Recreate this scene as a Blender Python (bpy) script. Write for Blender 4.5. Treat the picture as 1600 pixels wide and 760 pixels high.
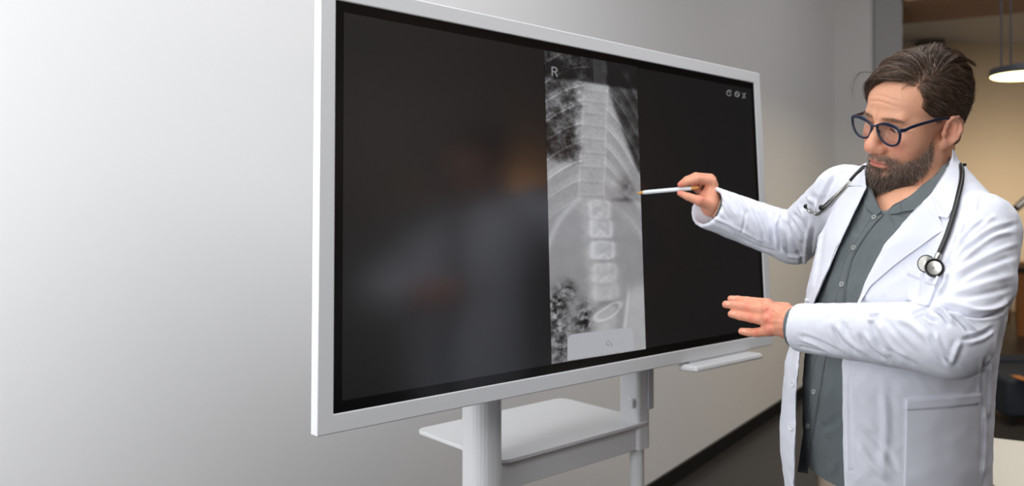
import bpy, math, random
import numpy as np
from mathutils import Vector, Matrix
from mathutils.bvhtree import BVHTree
random.seed(7); RNG = np.random.default_rng(7)
for _o in list(bpy.data.objects): bpy.data.objects.remove(_o)
SC = bpy.context.scene; COL = SC.collection

# ------------------------------------------------------------------ camera
FPX, CX, CY, CAMZ = 1243.5, 1000.0, 331.0, 1.45          # focal length and vanishing centre in pixels of the 1600x760 frame
cam_d = bpy.data.cameras.new('camera'); cam = bpy.data.objects.new('camera', cam_d); COL.objects.link(cam)
cam.location = (0, 0, CAMZ); cam.rotation_euler = (math.pi/2, 0, 0)
cam_d.sensor_width = 36; cam_d.sensor_fit = 'HORIZONTAL'; cam_d.lens = 36*FPX/1600
cam_d.shift_x = (800-CX)/1600; cam_d.shift_y = -(380-CY)/1600
cam_d.clip_start = .05; cam_d.clip_end = 60
cam_d.dof.use_dof = True; cam_d.dof.focus_distance = 1.64; cam_d.dof.aperture_fstop = 2.8
SC.camera = cam

# ------------------------------------------------------------------ world, lights, exposure
SC.view_settings.view_transform = 'Standard'; SC.view_settings.look = 'None'
SC.view_settings.exposure = 0.0; SC.view_settings.gamma = 1
SC.view_settings.use_curve_mapping = False
w = bpy.data.worlds.new('world'); SC.world = w; w.use_nodes = True
w.node_tree.nodes['Background'].inputs[0].default_value = (.80, .87, 1, 1)
w.node_tree.nodes['Background'].inputs[1].default_value = .35

def area(name, loc, target, sx, sy, power, color=(1, 1, 1), spread=180):
    l = bpy.data.lights.new(name, 'AREA'); l.shape = 'RECTANGLE'; l.size = sx; l.size_y = sy
    l.energy = power; l.color = color; l.spread = math.radians(spread)
    o = bpy.data.objects.new(name, l); COL.objects.link(o); o.location = loc
    o.rotation_euler = (Vector(target)-Vector(loc)).to_track_quat('-Z', 'Y').to_euler(); return o
area('window_light', (-2.0, -1.3, 2.0), (.4, 1.9, 1.1), 1.8, 1.6, 42, (.97, .98, 1))
area('left_wall_fill', (-1.5, .35, 1.75), (-1.25, 2.2, 1.4), .8, 1.6, 20, (.97, .985, 1), 150)  # added fill that brightens the left wall; no window stands here
area('overhead_fill', (.5, 1.3, 3.3), (.5, 1.5, 0), 3.0, 2.6, 72, (.97, .985, 1))  # added overhead softbox for soft top light, no fixture behind it
area('right_side_fill', (6.0, -1.0, 3.6), (6.9, -1.0, 1.0), 2.5, 1.0, 60, (1, .98, .96))  # added off-frame light on the side that the screen mirrors
area('back_fill', (3.0, 4.6, 3.85), (2.6, 6.4, .5), 2.4, 1.6, 42, (.98, .99, 1))  # added fill to brighten the wall end and jamb, not a fitted lamp
area('hall_light', (5.2, 9.2, 2.0), (5.4, 11.5, .7), 2.4, .4, 46, (1, .88, .74), 145)

# ------------------------------------------------------------------ helpers
def P(px, py, d):
    return np.array([(px-CX)/FPX*d, d, CAMZ+(CY-py)/FPX*d])
def PV(px, py, d): return Vector(P(px, py, d))
def lin(c):
    return tuple(((x/255)/12.92 if x/255 <= .04045 else ((x/255+.055)/1.055)**2.4) for x in c)
def mat(name, rgb, rough=.5, metal=0, spec=.5, bump=None, noise=None, emit=None, vcol=False, sss=0, trans=0, sheen=0, coat=0):
    """rgb in sRGB 0-255; bump=(scale, strength, distance); noise=(scale, amount) gives slight colour variation"""
    m = bpy.data.materials.new(name); m.use_nodes = True; nt = m.node_tree; b = nt.nodes['Principled BSDF']
    c = lin(rgb)
    b.inputs['Base Color'].default_value = (*c, 1); b.inputs['Roughness'].default_value = rough
    b.inputs['Metallic'].default_value = metal; b.inputs['Specular IOR Level'].default_value = spec
    b.inputs['Coat Weight'].default_value = coat
    tc = nt.nodes.new('ShaderNodeTexCoord'); src = None
    if vcol:
        a = nt.nodes.new('ShaderNodeVertexColor'); a.layer_name = 'Col'; src = a.outputs[0]
        nt.links.new(src, b.inputs['Base Color'])
    if noise:
        n = nt.nodes.new('ShaderNodeTexNoise'); n.inputs['Scale'].default_value = noise[0]; n.inputs['Detail'].default_value = 5
        nt.links.new(tc.outputs['Object'], n.inputs['Vector'])
        mr = nt.nodes.new('ShaderNodeMapRange'); mr.inputs[3].default_value = 1-noise[1]; mr.inputs[4].default_value = 1+noise[1]
        nt.links.new(n.outputs[0], mr.inputs[0])
        vm = nt.nodes.new('ShaderNodeVectorMath'); vm.operation = 'SCALE'
        if src is None: vm.inputs[0].default_value = c
        else: nt.links.new(src, vm.inputs[0])
        nt.links.new(mr.outputs[0], vm.inputs['Scale']); nt.links.new(vm.outputs[0], b.inputs['Base Color'])
    if bump:
        n = nt.nodes.new('ShaderNodeTexNoise'); n.inputs['Scale'].default_value = bump[0]; n.inputs['Detail'].default_value = 6
        nt.links.new(tc.outputs['Object'], n.inputs['Vector'])
        bp = nt.nodes.new('ShaderNodeBump'); bp.inputs['Strength'].default_value = bump[1]; bp.inputs['Distance'].default_value = bump[2]
        nt.links.new(n.outputs[0], bp.inputs['Height']); nt.links.new(bp.outputs[0], b.inputs['Normal'])
    if emit: b.inputs['Emission Color'].default_value = (*lin(emit[0]), 1); b.inputs['Emission Strength'].default_value = emit[1]
    if sss:
        b.inputs['Subsurface Weight'].default_value = sss; b.inputs['Subsurface Radius'].default_value = (1, .35, .18)
        b.inputs['Subsurface Scale'].default_value = .006
    if trans: b.inputs['Transmission Weight'].default_value = trans
    if sheen: b.inputs['Sheen Weight'].default_value = sheen
    return m
def np_mesh(name, V, F, material, parent=None, cols=None, smooth=True, world=True):
    """V (n,3), F (m,3|4) int arrays -> ONE mesh object"""
    me = bpy.data.meshes.new(name); V = np.asarray(V, np.float32); F = np.asarray(F, np.int32); k = F.shape[1]
    me.vertices.add(len(V)); me.vertices.foreach_set('co', V.ravel())
    me.loops.add(F.size); me.loops.foreach_set('vertex_index', F.ravel())
    me.polygons.add(len(F)); me.polygons.foreach_set('loop_start', np.arange(0, F.size, k, dtype=np.int32))
    me.polygons.foreach_set('loop_total', np.full(len(F), k, np.int32))
    me.polygons.foreach_set('use_smooth', np.full(len(F), smooth, bool))
    me.update(calc_edges=True); me.validate()
    if cols is not None:
        a = me.color_attributes.new('Col', 'FLOAT_COLOR', 'POINT')
        a.data.foreach_set('color', np.c_[cols, np.ones(len(cols))].astype(np.float32).ravel())
    me.materials.append(material)
    return link(name, me, parent)
def link(name, me, parent=None):
    o = bpy.data.objects.new(name, me); COL.objects.link(o)
    if parent is not None:
        o.parent = parent; o.matrix_parent_inverse = parent_inv(parent)
    return o
def parent_inv(p):
    m = p.matrix_basis.copy(); q = p
    while q.parent is not None:
        m = q.parent.matrix_basis @ q.matrix_parent_inverse @ m if False else (q.parent.matrix_basis @ q.matrix_parent_inverse) @ m
        q = q.parent
    return m.inverted()
def empty(name, loc):
    o = bpy.data.objects.new(name, None); COL.objects.link(o); o.location = loc; o.empty_display_size = .05
    return o
def tag(o, label=None, cat=None, group=None, kind=None):
    if label: o['label'] = label
    if cat: o['category'] = cat
    if group: o['group'] = group
    if kind: o['kind'] = kind
    return o
class MB:
    """collects shapes in world coordinates, builds ONE mesh object"""
    def __init__(s): s.v = []; s.f = []
    def add(s, V, F):
        k = len(s.v); s.v += [tuple(map(float, p)) for p in V]; s.f += [tuple(i+k for i in f) for f in F]; return s
    def box(s, lo, hi, M=None):
        x0, y0, z0 = lo; x1, y1, z1 = hi
        V = [(x0,y0,z0),(x1,y0,z0),(x1,y1,z0),(x0,y1,z0),(x0,y0,z1),(x1,y0,z1),(x1,y1,z1),(x0,y1,z1)]
        if M is not None: V = [M(p) for p in V]
        return s.add(V, [(0,3,2,1),(4,5,6,7),(0,1,5,4),(1,2,6,5),(2,3,7,6),(3,0,4,7)])
    def tube(s, pts, r, n=10, caps=True, flat=None):
        """round tube through pts, r a number or list; flat=(axis, factor) squashes the section"""
        pts = [Vector(p) for p in pts]; rs = r if hasattr(r, '__len__') else [r]*len(pts)
        T = [(pts[min(i+1, len(pts)-1)]-pts[max(i-1, 0)]).normalized() for i in range(len(pts))]
        u = T[0].orthogonal().normalized(); V = []
        for i, p in enumerate(pts):
            u = (u-T[i]*u.dot(T[i])).normalized(); w_ = T[i].cross(u)
            for k in range(n):
                a = 2*math.pi*k/n; V.append(p+(u*math.cos(a)+w_*math.sin(a))*rs[i])
        F = [(i*n+k, i*n+(k+1) % n, (i+1)*n+(k+1) % n, (i+1)*n+k) for i in range(len(pts)-1) for k in range(n)]
        if caps: F += [tuple(range(n))[::-1], tuple((len(pts)-1)*n+k for k in range(n))]
        return s.add(V, F)
    def lathe(s, o, axis, prof, n=32):
        """prof: list of (r, h) along axis from o"""
        ax = Vector(axis).normalized(); u = ax.orthogonal().normalized(); w_ = ax.cross(u); o = Vector(o); V = []; F = []
        for r, h in prof:
            for k in range(n):
                a = 2*math.pi*k/n; V.append(o+ax*h+(u*math.cos(a)+w_*math.sin(a))*max(r, 1e-5))
        for i in range(len(prof)-1):
            for k in range(n): F.append((i*n+k, i*n+(k+1) % n, (i+1)*n+(k+1) % n, (i+1)*n+k))
        return s.add(V, F)
    def build(s, name, material, parent=None, bevel=0, seg=2, smooth=False):
        me = bpy.data.meshes.new(name); me.from_pydata(s.v, [], s.f); me.materials.append(material)
        me.validate(); me.update()
        o = link(name, me, parent)
        if smooth:
            for p in me.polygons: p.use_smooth = True
            try: me.set_sharp_from_angle(angle=math.radians(40))
            except Exception: pass
        if bevel:
            b = o.modifiers.new('bevel', 'BEVEL'); b.width = bevel; b.segments = seg; b.limit_method = 'ANGLE'
            b.harden_normals = False
            for p in me.polygons: p.use_smooth = True
            try: me.set_sharp_from_angle(angle=math.radians(60))
            except Exception: pass
        return o
def catmull(pts, n=8):
    pts = [np.array(p, float) for p in pts]; q = [2*pts[0]-pts[1]]+pts+[2*pts[-1]-pts[-2]]; out = []
    for i in range(1, len(q)-2):
        for k in range(n):
            t = k/n; a, b, c, d = q[i-1], q[i], q[i+1], q[i+2]
            out.append(.5*((2*b)+(-a+c)*t+(2*a-5*b+4*c-d)*t*t+(-a+3*b-3*c+d)*t**3))
    out.append(pts[-1]); return out
# ------------------------------------------------------------------ the room
WA, WB = np.array([.032, 3.97]), np.array([1.094, 5.913]); wd = (WB-WA)/np.linalg.norm(WB-WA); wn = np.array([wd[1], -wd[0]])   # wall line and its inward normal
def WP(s, off, z):                                       # s metres along the long wall from WA, off metres into the room
    q = WA+wd*s+wn*off; return (q[0], q[1], z)
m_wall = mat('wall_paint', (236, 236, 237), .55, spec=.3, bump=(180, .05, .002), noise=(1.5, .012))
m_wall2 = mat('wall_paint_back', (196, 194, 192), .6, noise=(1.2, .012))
m_base = mat('black_skirting', (22, 22, 23), .45)
m_floor = mat('dark_floor', (50, 48, 47), .38, bump=(30, .08, .002), noise=(6, .12))
m_ceil = mat('white_ceiling', (225, 224, 222), .7)
def struct(name, mb, m, **k): return tag(mb.build(name, m, **k), kind='structure')
CH = 3.9
s_end = 3.55                                             # where the long wall stops
s_end = (1.74-WA[0])/wd[0]
mb = MB(); A, B = -9.0, s_end
mb.add([WP(A, 0, 0), WP(B, 0, 0), WP(B, 0, CH), WP(A, 0, CH), WP(A, -.12, 0), WP(B, -.12, 0), WP(B, -.12, CH), WP(A, -.12, CH)],
       [(0,1,2,3),(5,4,7,6),(1,5,6,2),(4,0,3,7),(3,2,6,7),(1,0,4,5)])
struct('wall_left', mb, m_wall)
mb = MB(); mb.add([WP(A, .014, 0), WP(B, .014, 0), WP(B, .014, .085), WP(A, .014, .085), WP(A, 0, 0), WP(B, 0, 0), WP(B, 0, .085), WP(A, 0, .085)],
       [(0,1,2,3),(5,4,7,6),(1,5,6,2),(4,0,3,7),(3,2,6,7),(1,0,4,5)])
struct('baseboard_left', mb, m_base)
struct('floor', MB().box((-7, -5, -.1), (9, 13, 0)), m_floor)
# pillar at the end of the wall and the return behind it
xe, ye = WP(s_end, 0, 0)[:2]
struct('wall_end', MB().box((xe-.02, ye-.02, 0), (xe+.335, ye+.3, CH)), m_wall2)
struct('baseboard_end', MB().box((xe-.02, ye-.034, 0), (xe+.335, ye-.0201, .085)), m_base)
m_jamb = mat('grey_jamb', (150, 148, 148), .6)
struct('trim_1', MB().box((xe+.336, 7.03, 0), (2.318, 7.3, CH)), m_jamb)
# far hall
m_beige = mat('beige_wall', (196, 176, 146), .7, noise=(.8, .03))
m_brownwall = mat('brown_wall', (150, 128, 104), .7, noise=(.8, .03))
struct('wall_back', MB().box((1.5, 11.5, 0), (9, 11.62, 4.2)), m_beige)
struct('trim_2', MB().box((3.98, 11.28, 0), (4.32, 11.5, 4.2)), mat('grey_brown_column', (104, 94, 84), .7))
struct('ceiling', MB().box((-7, -5, CH), (9, 13, CH+.1)) if False else MB().box((-7, -5, 3.9), (9, 13, 4.0)), m_ceil)
struct('wall_right', MB().box((7.5, -5, 0), (7.62, 13, 3.9)), mat('far_side_wall', (128, 122, 116), .7))
m_back = mat('wall_behind_camera', (120, 120, 122), .7)
struct('wall_rear', MB().box((-7, -5.1, 0), (9, -5, 3.9)), m_back)
# slatted timber ceiling over the hall: each slat is a part
m_slat = mat('brown_timber_slat', (178, 134, 102), .55, noise=(9, .15))
m_slatback = mat('slat_backing', (196, 166, 110), .7)
e0, e1 = np.array([2.0, 8.12]), np.array([5.2, 6.65]); ed = (e1-e0)/np.linalg.norm(e1-e0); en = np.array([ed[1], -ed[0]])
if en[1] > 0: en = -en
root = empty('slatted_ceiling', (3.0, 7.6, 3.30)); tag(root, kind='structure')
L = float(np.linalg.norm(e1-e0)); 
x_cut = 2.36
def SP(s, off, z): q = e0+ed*s+en*off; return (q[0], q[1], z)
t0 = (x_cut-e0[0])/ed[0]
for k in range(7):
    o_ = k*.135; s0 = t0+.25*0
    s0 = (2.36-e0[0]-en[0]*o_)/ed[0]
    V = [SP(s0, o_, 3.30), SP(L, o_, 3.30), SP(L, o_+.085, 3.30), SP(s0, o_+.085, 3.30), SP(s0, o_, 3.35), SP(L, o_, 3.35), SP(L, o_+.085, 3.35), SP(s0, o_+.085, 3.35)]
    MB().add(V, [(0,3,2,1),(4,5,6,7),(0,1,5,4),(1,2,6,5),(2,3,7,6),(3,0,4,7)]).build('slat', m_slat, root)
V = [SP(t0, 0, 3.3505), SP(L, 0, 3.3505), SP(L, .92, 3.3505), SP((2.36-e0[0]-en[0]*.92)/ed[0], .92, 3.3505), SP(t0, 0, 3.40), SP(L, 0, 3.40), SP(L, .92, 3.40), SP((2.36-e0[0]-en[0]*.92)/ed[0], .92, 3.40)]
MB().add(V, [(0,3,2,1),(4,5,6,7),(0,1,5,4),(1,2,6,5),(2,3,7,6),(3,0,4,7)]).build('backing_board', m_slatback, root)

# ------------------------------------------------------------------ display
SCL = .93
QY, TL_, RD = .7724, .0326, -.0039
dd = np.array([math.sin(QY), math.cos(QY), 0]); nn = np.array([math.cos(QY), -math.sin(QY), 0])   # along the panel, out of the panel
up = np.array([0, 0, 1])*math.cos(TL_)-nn*math.sin(TL_); nrm = nn*math.cos(TL_)+np.array([0, 0, 1])*math.sin(TL_)
dd, up = dd*math.cos(RD)+up*math.sin(RD), up*math.cos(RD)-dd*math.sin(RD)
DO = np.array([-.6142*SCL, 1.6091*SCL, CAMZ-.4082*SCL])
def on_screen(px, py):                                   # point of the panel plane seen at a pixel, in panel coordinates (metres)
    r = P(px, py, 1.)-np.array([0, 0, CAMZ]); c = np.array([0, 0, CAMZ])
    t = ((DO-c)@nrm)/(r@nrm); q = c+r*t-DO; return np.array([q@dd, q@up])
C4 = [on_screen(*c) for c in ((520, 647.6), (1196.5, 523), (1177.3, 129.8), (524, 0))]          # BL BR TR TL of the glass
GW, GH = 1.468*SCL, .844*SCL
def D(u, v, h=0):                                        # u 0..GW, v 0..GH on the glass, h metres proud
    a, b = u/GW, v/GH; q = (C4[0]*(1-a)+C4[1]*a)*(1-b)+(C4[3]*(1-a)+C4[2]*a)*b
    return DO+dd*q[0]+up*q[1]+nrm*h
m_white = mat('white_powder_coat', (214, 215, 217), .35, spec=.5, bump=(400, .03, .0006))
m_black = mat('black_bezel', (7, 7, 8), .16, spec=.5)
root = empty('interactive_display', tuple(D(GW/2, 0, -.02))); disp = root
tag(root, 'large wall-sized touch display with white frame and black glass showing a spine x-ray', 'display')
bw, bt, bb = .031, .034, .036
def ring(o4, i4, h0, h1):
    mb = MB(); V = []
    for (u, v) in o4: V.append(D(u, v, h0))
    for (u, v) in o4: V.append(D(u, v, h1))
    for (u, v) in i4: V.append(D(u, v, h1))
    for (u, v) in i4: V.append(D(u, v, h0))
    F = []
    for k in range(4):
        j = (k+1) % 4
        F += [(k, j, 4+j, 4+k), (4+k, 4+j, 8+j, 8+k), (8+k, 8+j, 12+j, 12+k), (12+k, 12+j, j, k)]
    return mb.add(V, F)
def rect(x0, y0, x1, y1): return [(x0, y0), (x1, y0), (x1, y1), (x0, y1)]
ring(rect(-bw, -bb, GW+bw, GH+bt), rect(0, 0, GW, GH), -.024, .004).build('frame', m_white, root, bevel=.0025, seg=3)
def slab(r4, h0, h1):
    V = [D(u, v, h0) for u, v in r4]+[D(u, v, h1) for u, v in r4]
    return MB().add(V, [(3,2,1,0),(4,5,6,7),(0,1,5,4),(1,2,6,5),(2,3,7,6),(3,0,4,7)])
slab(rect(.05, .05, GW-.05, GH-.05), -.050, -.0241).build('rear_housing', m_white, root, bevel=.008)
slab(rect(.0002, .0002, GW-.0002, GH-.0002), -.022, .0005).build('bezel', m_black, root)
bx0, bx1, by0, by1 = .0165, GW-.0165, .022, GH-.021
m_screen = mat('dark_screen_glass', (12, 12, 13), .20, spec=1.0, emit=((30, 31, 34), .45))
m_screen.node_tree.nodes['Principled BSDF'].inputs['Emission Strength'].default_value = .30
scr = slab(rect(bx0, by0, bx1, by1), .0006, .0016).build('screen', m_screen, root); scr['label'] = 'dark glossy screen area'
# --- the x-ray picture shown on the screen (a flat picture: colours per point)
XC = [on_screen(*c) for c in ((861, 569), (1008, 545.5), (993.5, 104), (849.5, 79))]
def XP(s, t, h): q = (XC[0]*(1-s)+XC[1]*s)*(1-t)+(XC[3]*(1-s)+XC[2]*s)*t; return DO+dd*q[0]+up*q[1]+nrm*h
NX, NY = 170, 560
S, T = np.meshgrid(np.linspace(0, 1, NX), np.linspace(0, 1, NY)); Tt = 1-T        # Tt: 0 top
def blur_noise(nx, ny, seed):
    r = np.random.default_rng(seed).random((ny, nx)); yy = np.linspace(0, ny-1.001, NY); xx = np.linspace(0, nx-1.001, NX)
    yi, xi = yy.astype(int), xx.astype(int); fy, fx = (yy-yi)[:, None], (xx-xi)[None]; fy = fy*fy*(3-2*fy); fx = fx*fx*(3-2*fx)
    a = r[yi][:, xi]; b = r[yi][:, xi+1]; c = r[yi+1][:, xi]; d = r[yi+1][:, xi+1]
    return (a*(1-fx)+b*fx)*(1-fy)+(c*(1-fx)+d*fx)*fy
def G(x, w): return np.exp(-(x/w)**2)
def sg(x, w): return 1/(1+np.exp(-np.clip(x/w, -40, 40)))
n1 = blur_noise(10, 32, 1); n2 = blur_noise(24, 76, 2); n3 = blur_noise(60, 190, 3)
n4 = blur_noise(44, 60, 4); mott = n1*.5+n2*.3+n3*.2
img = .60+.10*(1-Tt)+.05*(mott-.5)
diaL = .345+.05*S; diaR = .372+.08*(S-.6)               # diaphragm heights
cxs = .545-.10*np.clip(Tt, 0, .45)/.45+.10*np.clip((Tt-.45)/.45, 0, 1)               # spine axis
lung = np.clip(sg(diaL-Tt, .006)*sg(cxs-.10-S-.0*Tt, .02), 0, 1)
heart = .66+.34*np.clip((Tt-.1)/.3, 0, 1)**1.0
lungR = sg(.37+.03*(S-.7)-Tt, .008)*sg(S-heart, .012)
img -= lung*(.27+.22*G(Tt-.30, .06)+.62*(.50-(n3*.25+n2*.38+n1*.37))); img -= .16*G(Tt-.05, .045)*(S < .5)
img += lung*.18*G(S-cxs+.15, .07)
img -= lungR*(.44+.2*(.5-mott))
# ribs
for k in range(9):
    t0_ = -.05+.062*k
    c = t0_+.17*(1-np.clip((S)/.42, 0, 1.))**1.6*1.0*.42+.02
    m_ = sg(cxs-.08-S, .02)
    img += m_*(.19*G(Tt-c, .0035)+.09*G(Tt-c+.012, .010))*(1-sg(Tt-.42, .02)*.75)
    c = t0_+.02+.19*np.clip((S-cxs-.06)/.5, 0, 1.2)**1.5
    m_ = sg(S-cxs-.09, .02)
    img += m_*(.13*G(Tt-c, .0035)+.08*G(Tt-c+.012, .011))*(1-sg(Tt-.40, .02)*.8)
# broad lower rib arcs
img += .10*G(np.hypot((S-.62)*.9, (Tt-.72)*2.2)-.60, .025)*sg(.4-S, .05)*sg(Tt-.40, .02)
img += .08*G(Tt-(.42+.25*(S-.7)), .012)*sg(S-.62, .03)
img += .08*G(np.hypot((S-.45)*.9, (Tt-.80)*1.9)-.62, .02)*sg(S-.75, .04)*sg(Tt-.5, .02)
# upper band (another exposure) and mediastinum
# spine
wsp = .125+.015*Tt
col = sg(wsp+.010*np.cos(Tt*135)-abs(S-cxs), .016)
top = sg(Tt-.083-.0*S, .002)
img = img*(1-col*top*.9)+col*top*.9*(.74+.09*(mott-.5)-.05*Tt)
img -= .30*(1-top)*G(S-.56, .22)+.14*(1-top)
img += .06*G(abs(S-cxs)-wsp, .012)*top*sg(.47-Tt, .01)
vt = [.105, .142, .182, .224, .268, .315, .363, .412, .458]
for v in vt: img += (.035*G(Tt-v, .003)-.035*G(Tt-v-.007, .005))*col*top
S0, T0_ = S, Tt; S = S+.016*(n1-.5)+.006*(n2-.5); Tt = Tt+.008*(n1-.5)
for k, v in enumerate([.508, .572, .645, .722, .785]):
    cx_ = .525+.012*k; hw = .118+.006*k; hh = .029
    q = np.hypot((np.abs(S-cx_)/hw)**1.8, (np.abs(Tt-v)/hh)**1.8)**(1/1.8)*.93
    fade = (.8, 1., 1.1, .7, .5)[k]; lr = .8+.5*(n2-.3)
    img += fade*lr*(.055*G(q-.93, .16)+.085*sg(1-q, .10))
    img += fade*.07*G(abs(abs(S-cx_)-hw*.80), .018)*sg(1-abs(Tt-v)/hh, .2)
    img -= fade*.05*G(np.hypot((S-cx_)/.045, (Tt-v)/.012), 1.)
    img += fade*.07*G(Tt-(v+.012+.25*abs(S-cx_)), .005)*sg(.05-abs(S-cx_), .015)
    img -= .06*G(Tt-v-.036, .007)*sg(.10-abs(S-cx_), .03)
img += .13*G(np.hypot((S-.59)/.16, (Tt-.855+.12*(S-.59))/.024)-.9, .17)
img -= .10*G(Tt-.822-1.2*(S-.57)**2, .012)*sg(.14-abs(S-.57), .02)
img += .05*G(S-.56, .2)*sg(Tt-.70, .03)
S, Tt = S0, T0_
# stomach gas, bowel gas, hip bone
img -= .20*G(np.hypot((S-.84)/.10, (Tt-.435)/.05), .9)*(.6+n2)
img -= .18*G(np.hypot((S-.80)/.14, (Tt-.475)/.008), 1)
gas = G(np.hypot((S-.06)/.10, (Tt-.82)/.05), 1)+G(np.hypot((S-.33)/.09, (Tt-.87)/.05), 1)+G(np.hypot((S-.08)/.10, (Tt-.93)/.07), 1)+.7*G(np.hypot((S-.18)/.08, (Tt-.77)/.03), 1)
img -= np.clip(gas, 0, 1.2)*np.clip(n2*.9+n3*.7-.35, 0, 1)*.75
img += .10*np.clip(gas, 0, 1)*n3
hip = sg(.82+.25*((1-S)/.25)**1.5*.3-.0-(1-Tt)*0-Tt, .01)
hipm = sg(S-(.84-.02-.5*np.clip(Tt-.80, 0, .2)), .02)*sg(Tt-(.775+.6*(1-S)**2), .01)
img += .13*hipm+.12*G(S-(.84-.02-.5*np.clip(Tt-.80, 0, .2)), .02)*sg(Tt-.79, .01)
img += .035*(n3-.5)*sg(.5-Tt, .05)
# the letter R, top left
def seg(a, b, wd_=.007):
    ax, ay = a; bx, by = b; px_, py_ = (S-ax)*1.0, (Tt-ay)*3.25; dx, dy = bx-ax, (by-ay)*3.25
    t_ = np.clip((px_*dx+py_*dy)/(dx*dx+dy*dy+1e-9), 0, 1); return np.hypot(px_-t_*dx, py_-t_*dy)
Rl = np.minimum.reduce([seg((.072, .050), (.072, .078)), seg((.072, .050), (.105, .050)), seg((.105, .050), (.118, .054)), seg((.118, .054), (.118, .060)),
                        seg((.118, .060), (.105, .064)), seg((.105, .064), (.072, .064)), seg((.098, .064), (.122, .078))])
img = np.clip((img-.5)*1.16+.52, .05, .93)
img = np.maximum(img, .74*sg(.007-Rl, .002))
srgb = np.clip(img, 0, 1)**1.0; gl = np.where(srgb <= .04045, srgb/12.92, ((srgb+.055)/1.055)**2.4)
cols = np.stack([gl*.985, gl*.99, gl*1.03], -1).reshape(-1, 3)
V = np.array([XP(s, t, .0024) for t in np.linspace(0, 1, NY) for s in np.linspace(0, 1, NX)])
ii = (np.arange(NY-1)[:, None]*NX+np.arange(NX-1)[None]).ravel(); F = np.stack([ii, ii+1, ii+1+NX, ii+NX], 1)
m_x = bpy.data.materials.new('xray_picture'); m_x.use_nodes = True; nt = m_x.node_tree; b = nt.nodes['Principled BSDF']
a = nt.nodes.new('ShaderNodeVertexColor'); a.layer_name = 'Col'; b.inputs['Base Color'].default_value = (.01, .01, .011, 1)
b.inputs['Roughness'].default_value = .27; nt.links.new(a.outputs[0], b.inputs['Emission Color']); b.inputs['Emission Strength'].default_value = .60
o = np_mesh('xray_image', V, F, m_x, scr, cols=cols); o['label'] = 'grey spine and rib x-ray picture marked R'
# toolbar and small icons
m_bar = mat('toolbar_grey', (10, 10, 10), .3, emit=((186, 188, 194), .78)); m_ink = mat('toolbar_ink', (20, 20, 20), .4, emit=((90, 92, 98), .5))
m_ink2 = mat('toolbar_faint_ink', (20, 20, 20), .4, emit=((160, 162, 168), .8)); m_icon = mat('icon_grey', (20, 20, 20), .4, emit=((135, 135, 135), .8))
def SQ(px, py, h): q = on_screen(px, py); return DO+dd*q[0]+up*q[1]+nrm*h
def bil(u, v, q): return (np.array(q[0])*(1-u)+np.array(q[1])*u)*(1-v)+(np.array(q[3])*(1-u)+np.array(q[2])*u)*v
q4 = [(885.5, 564), (989, 546.5), (987, 511.5), (885.5, 523.5)]
pts = []
for (cx_, cy_, a0) in ((.09, .78, 180), (.91, .78, 90)):
    for k in range(7):
        a_ = math.radians(a0-90*k/6); pts.append(bil(cx_+.09*math.cos(a_), cy_+.22*math.sin(a_), q4))
pts = [bil(0, 0, q4)]+pts+[bil(1, 0, q4)]
pp = [SQ(p[0], p[1], .0026) for p in pts]+[SQ(p[0], p[1], .0032) for p in pts]; n_ = len(pts)
MB().add(pp, [tuple(range(n_, 2*n_))[::-1], tuple(range(n_))]+[(i, (i+1) % n_, n_+(i+1) % n_, n_+i) for i in range(n_)]).build('toolbar', m_bar, scr)['label'] = 'light grey rounded toolbar'
def ink(name, paths, w_, m, label=None, h=.0034):
    mb = MB()
    for p in paths: mb.tube([SQ(x, y, h) for x, y in p], w_, 6)
    o = mb.build(name, m, scr);
    if label: o['label'] = label
ink('undo_icon', [[(945, 536), (949.5, 531.5), (949.5, 534), (953.5, 535.5), (955.3, 542), (952, 538.5), (949.5, 538), (949.5, 541), (945, 536)]], .00045, m_ink, 'dark curved undo arrow')
ink('redo_icon', [[(974.5, 533), (970, 529.5), (970, 532), (966.5, 534), (965, 540), (967.5, 536.5), (970, 535.6), (970, 538), (974.5, 533)]], .0004, m_ink2, 'faint curved redo arrow')
circ = lambda cx_, cy_, r, a0, a1: [(cx_+r*math.cos(math.radians(a0+(a1-a0)*k/14)), cy_+r*1.15*math.sin(math.radians(a0+(a1-a0)*k/14))) for k in range(15)]
ink('refresh_icon', [circ(1138.6, 145.5, 3.8, 40, 330), [(1138, 143), (1141, 146.5)]], .0012, m_icon, 'small grey round arrow icon', .002)
ink('settings_icon', [circ(1151, 147.5, 3.4, 0, 360), [(1149.5, 146), (1152.5, 149)]], .0013, m_icon, 'small grey round icon', .002)
ink('close_icon', [[(1159.3, 145.5), (1164, 154)], [(1164, 145.5), (1159.3, 154)]], .0011, m_icon, 'small grey X icon', .002)
# pen tray under the frame
def D2(px, py): q = on_screen(px, py); return q
pa, pb = D2(1066, 575), D2(1170, 553)
def DF(q0, q1, h): return DO+dd*q0+up*q1+nrm*h
u0, u1 = pa[0], pb[0]; vt_ = pa[1]+.008
V = []
for uu in (u0, u1):
    V += [DF(uu, vt_, -.02), DF(uu, vt_, .05), DF(uu, vt_-.016, .055), DF(uu, vt_-.018, -.02)]
mb = MB().add(V, [(0,1,2,3),(7,6,5,4),(0,4,5,1),(1,5,6,2),(2,6,7,3),(3,7,4,0)])
tray = mb.build('pen_tray', m_white, root, bevel=.006, seg=3)
slab([(u0+.02, vt_-.004+0), (u1-.02, vt_-.004), (u1-.02, -.03), (u0+.02, -.03)], -.018, .0).build('tray_bracket', m_white, root)

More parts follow.
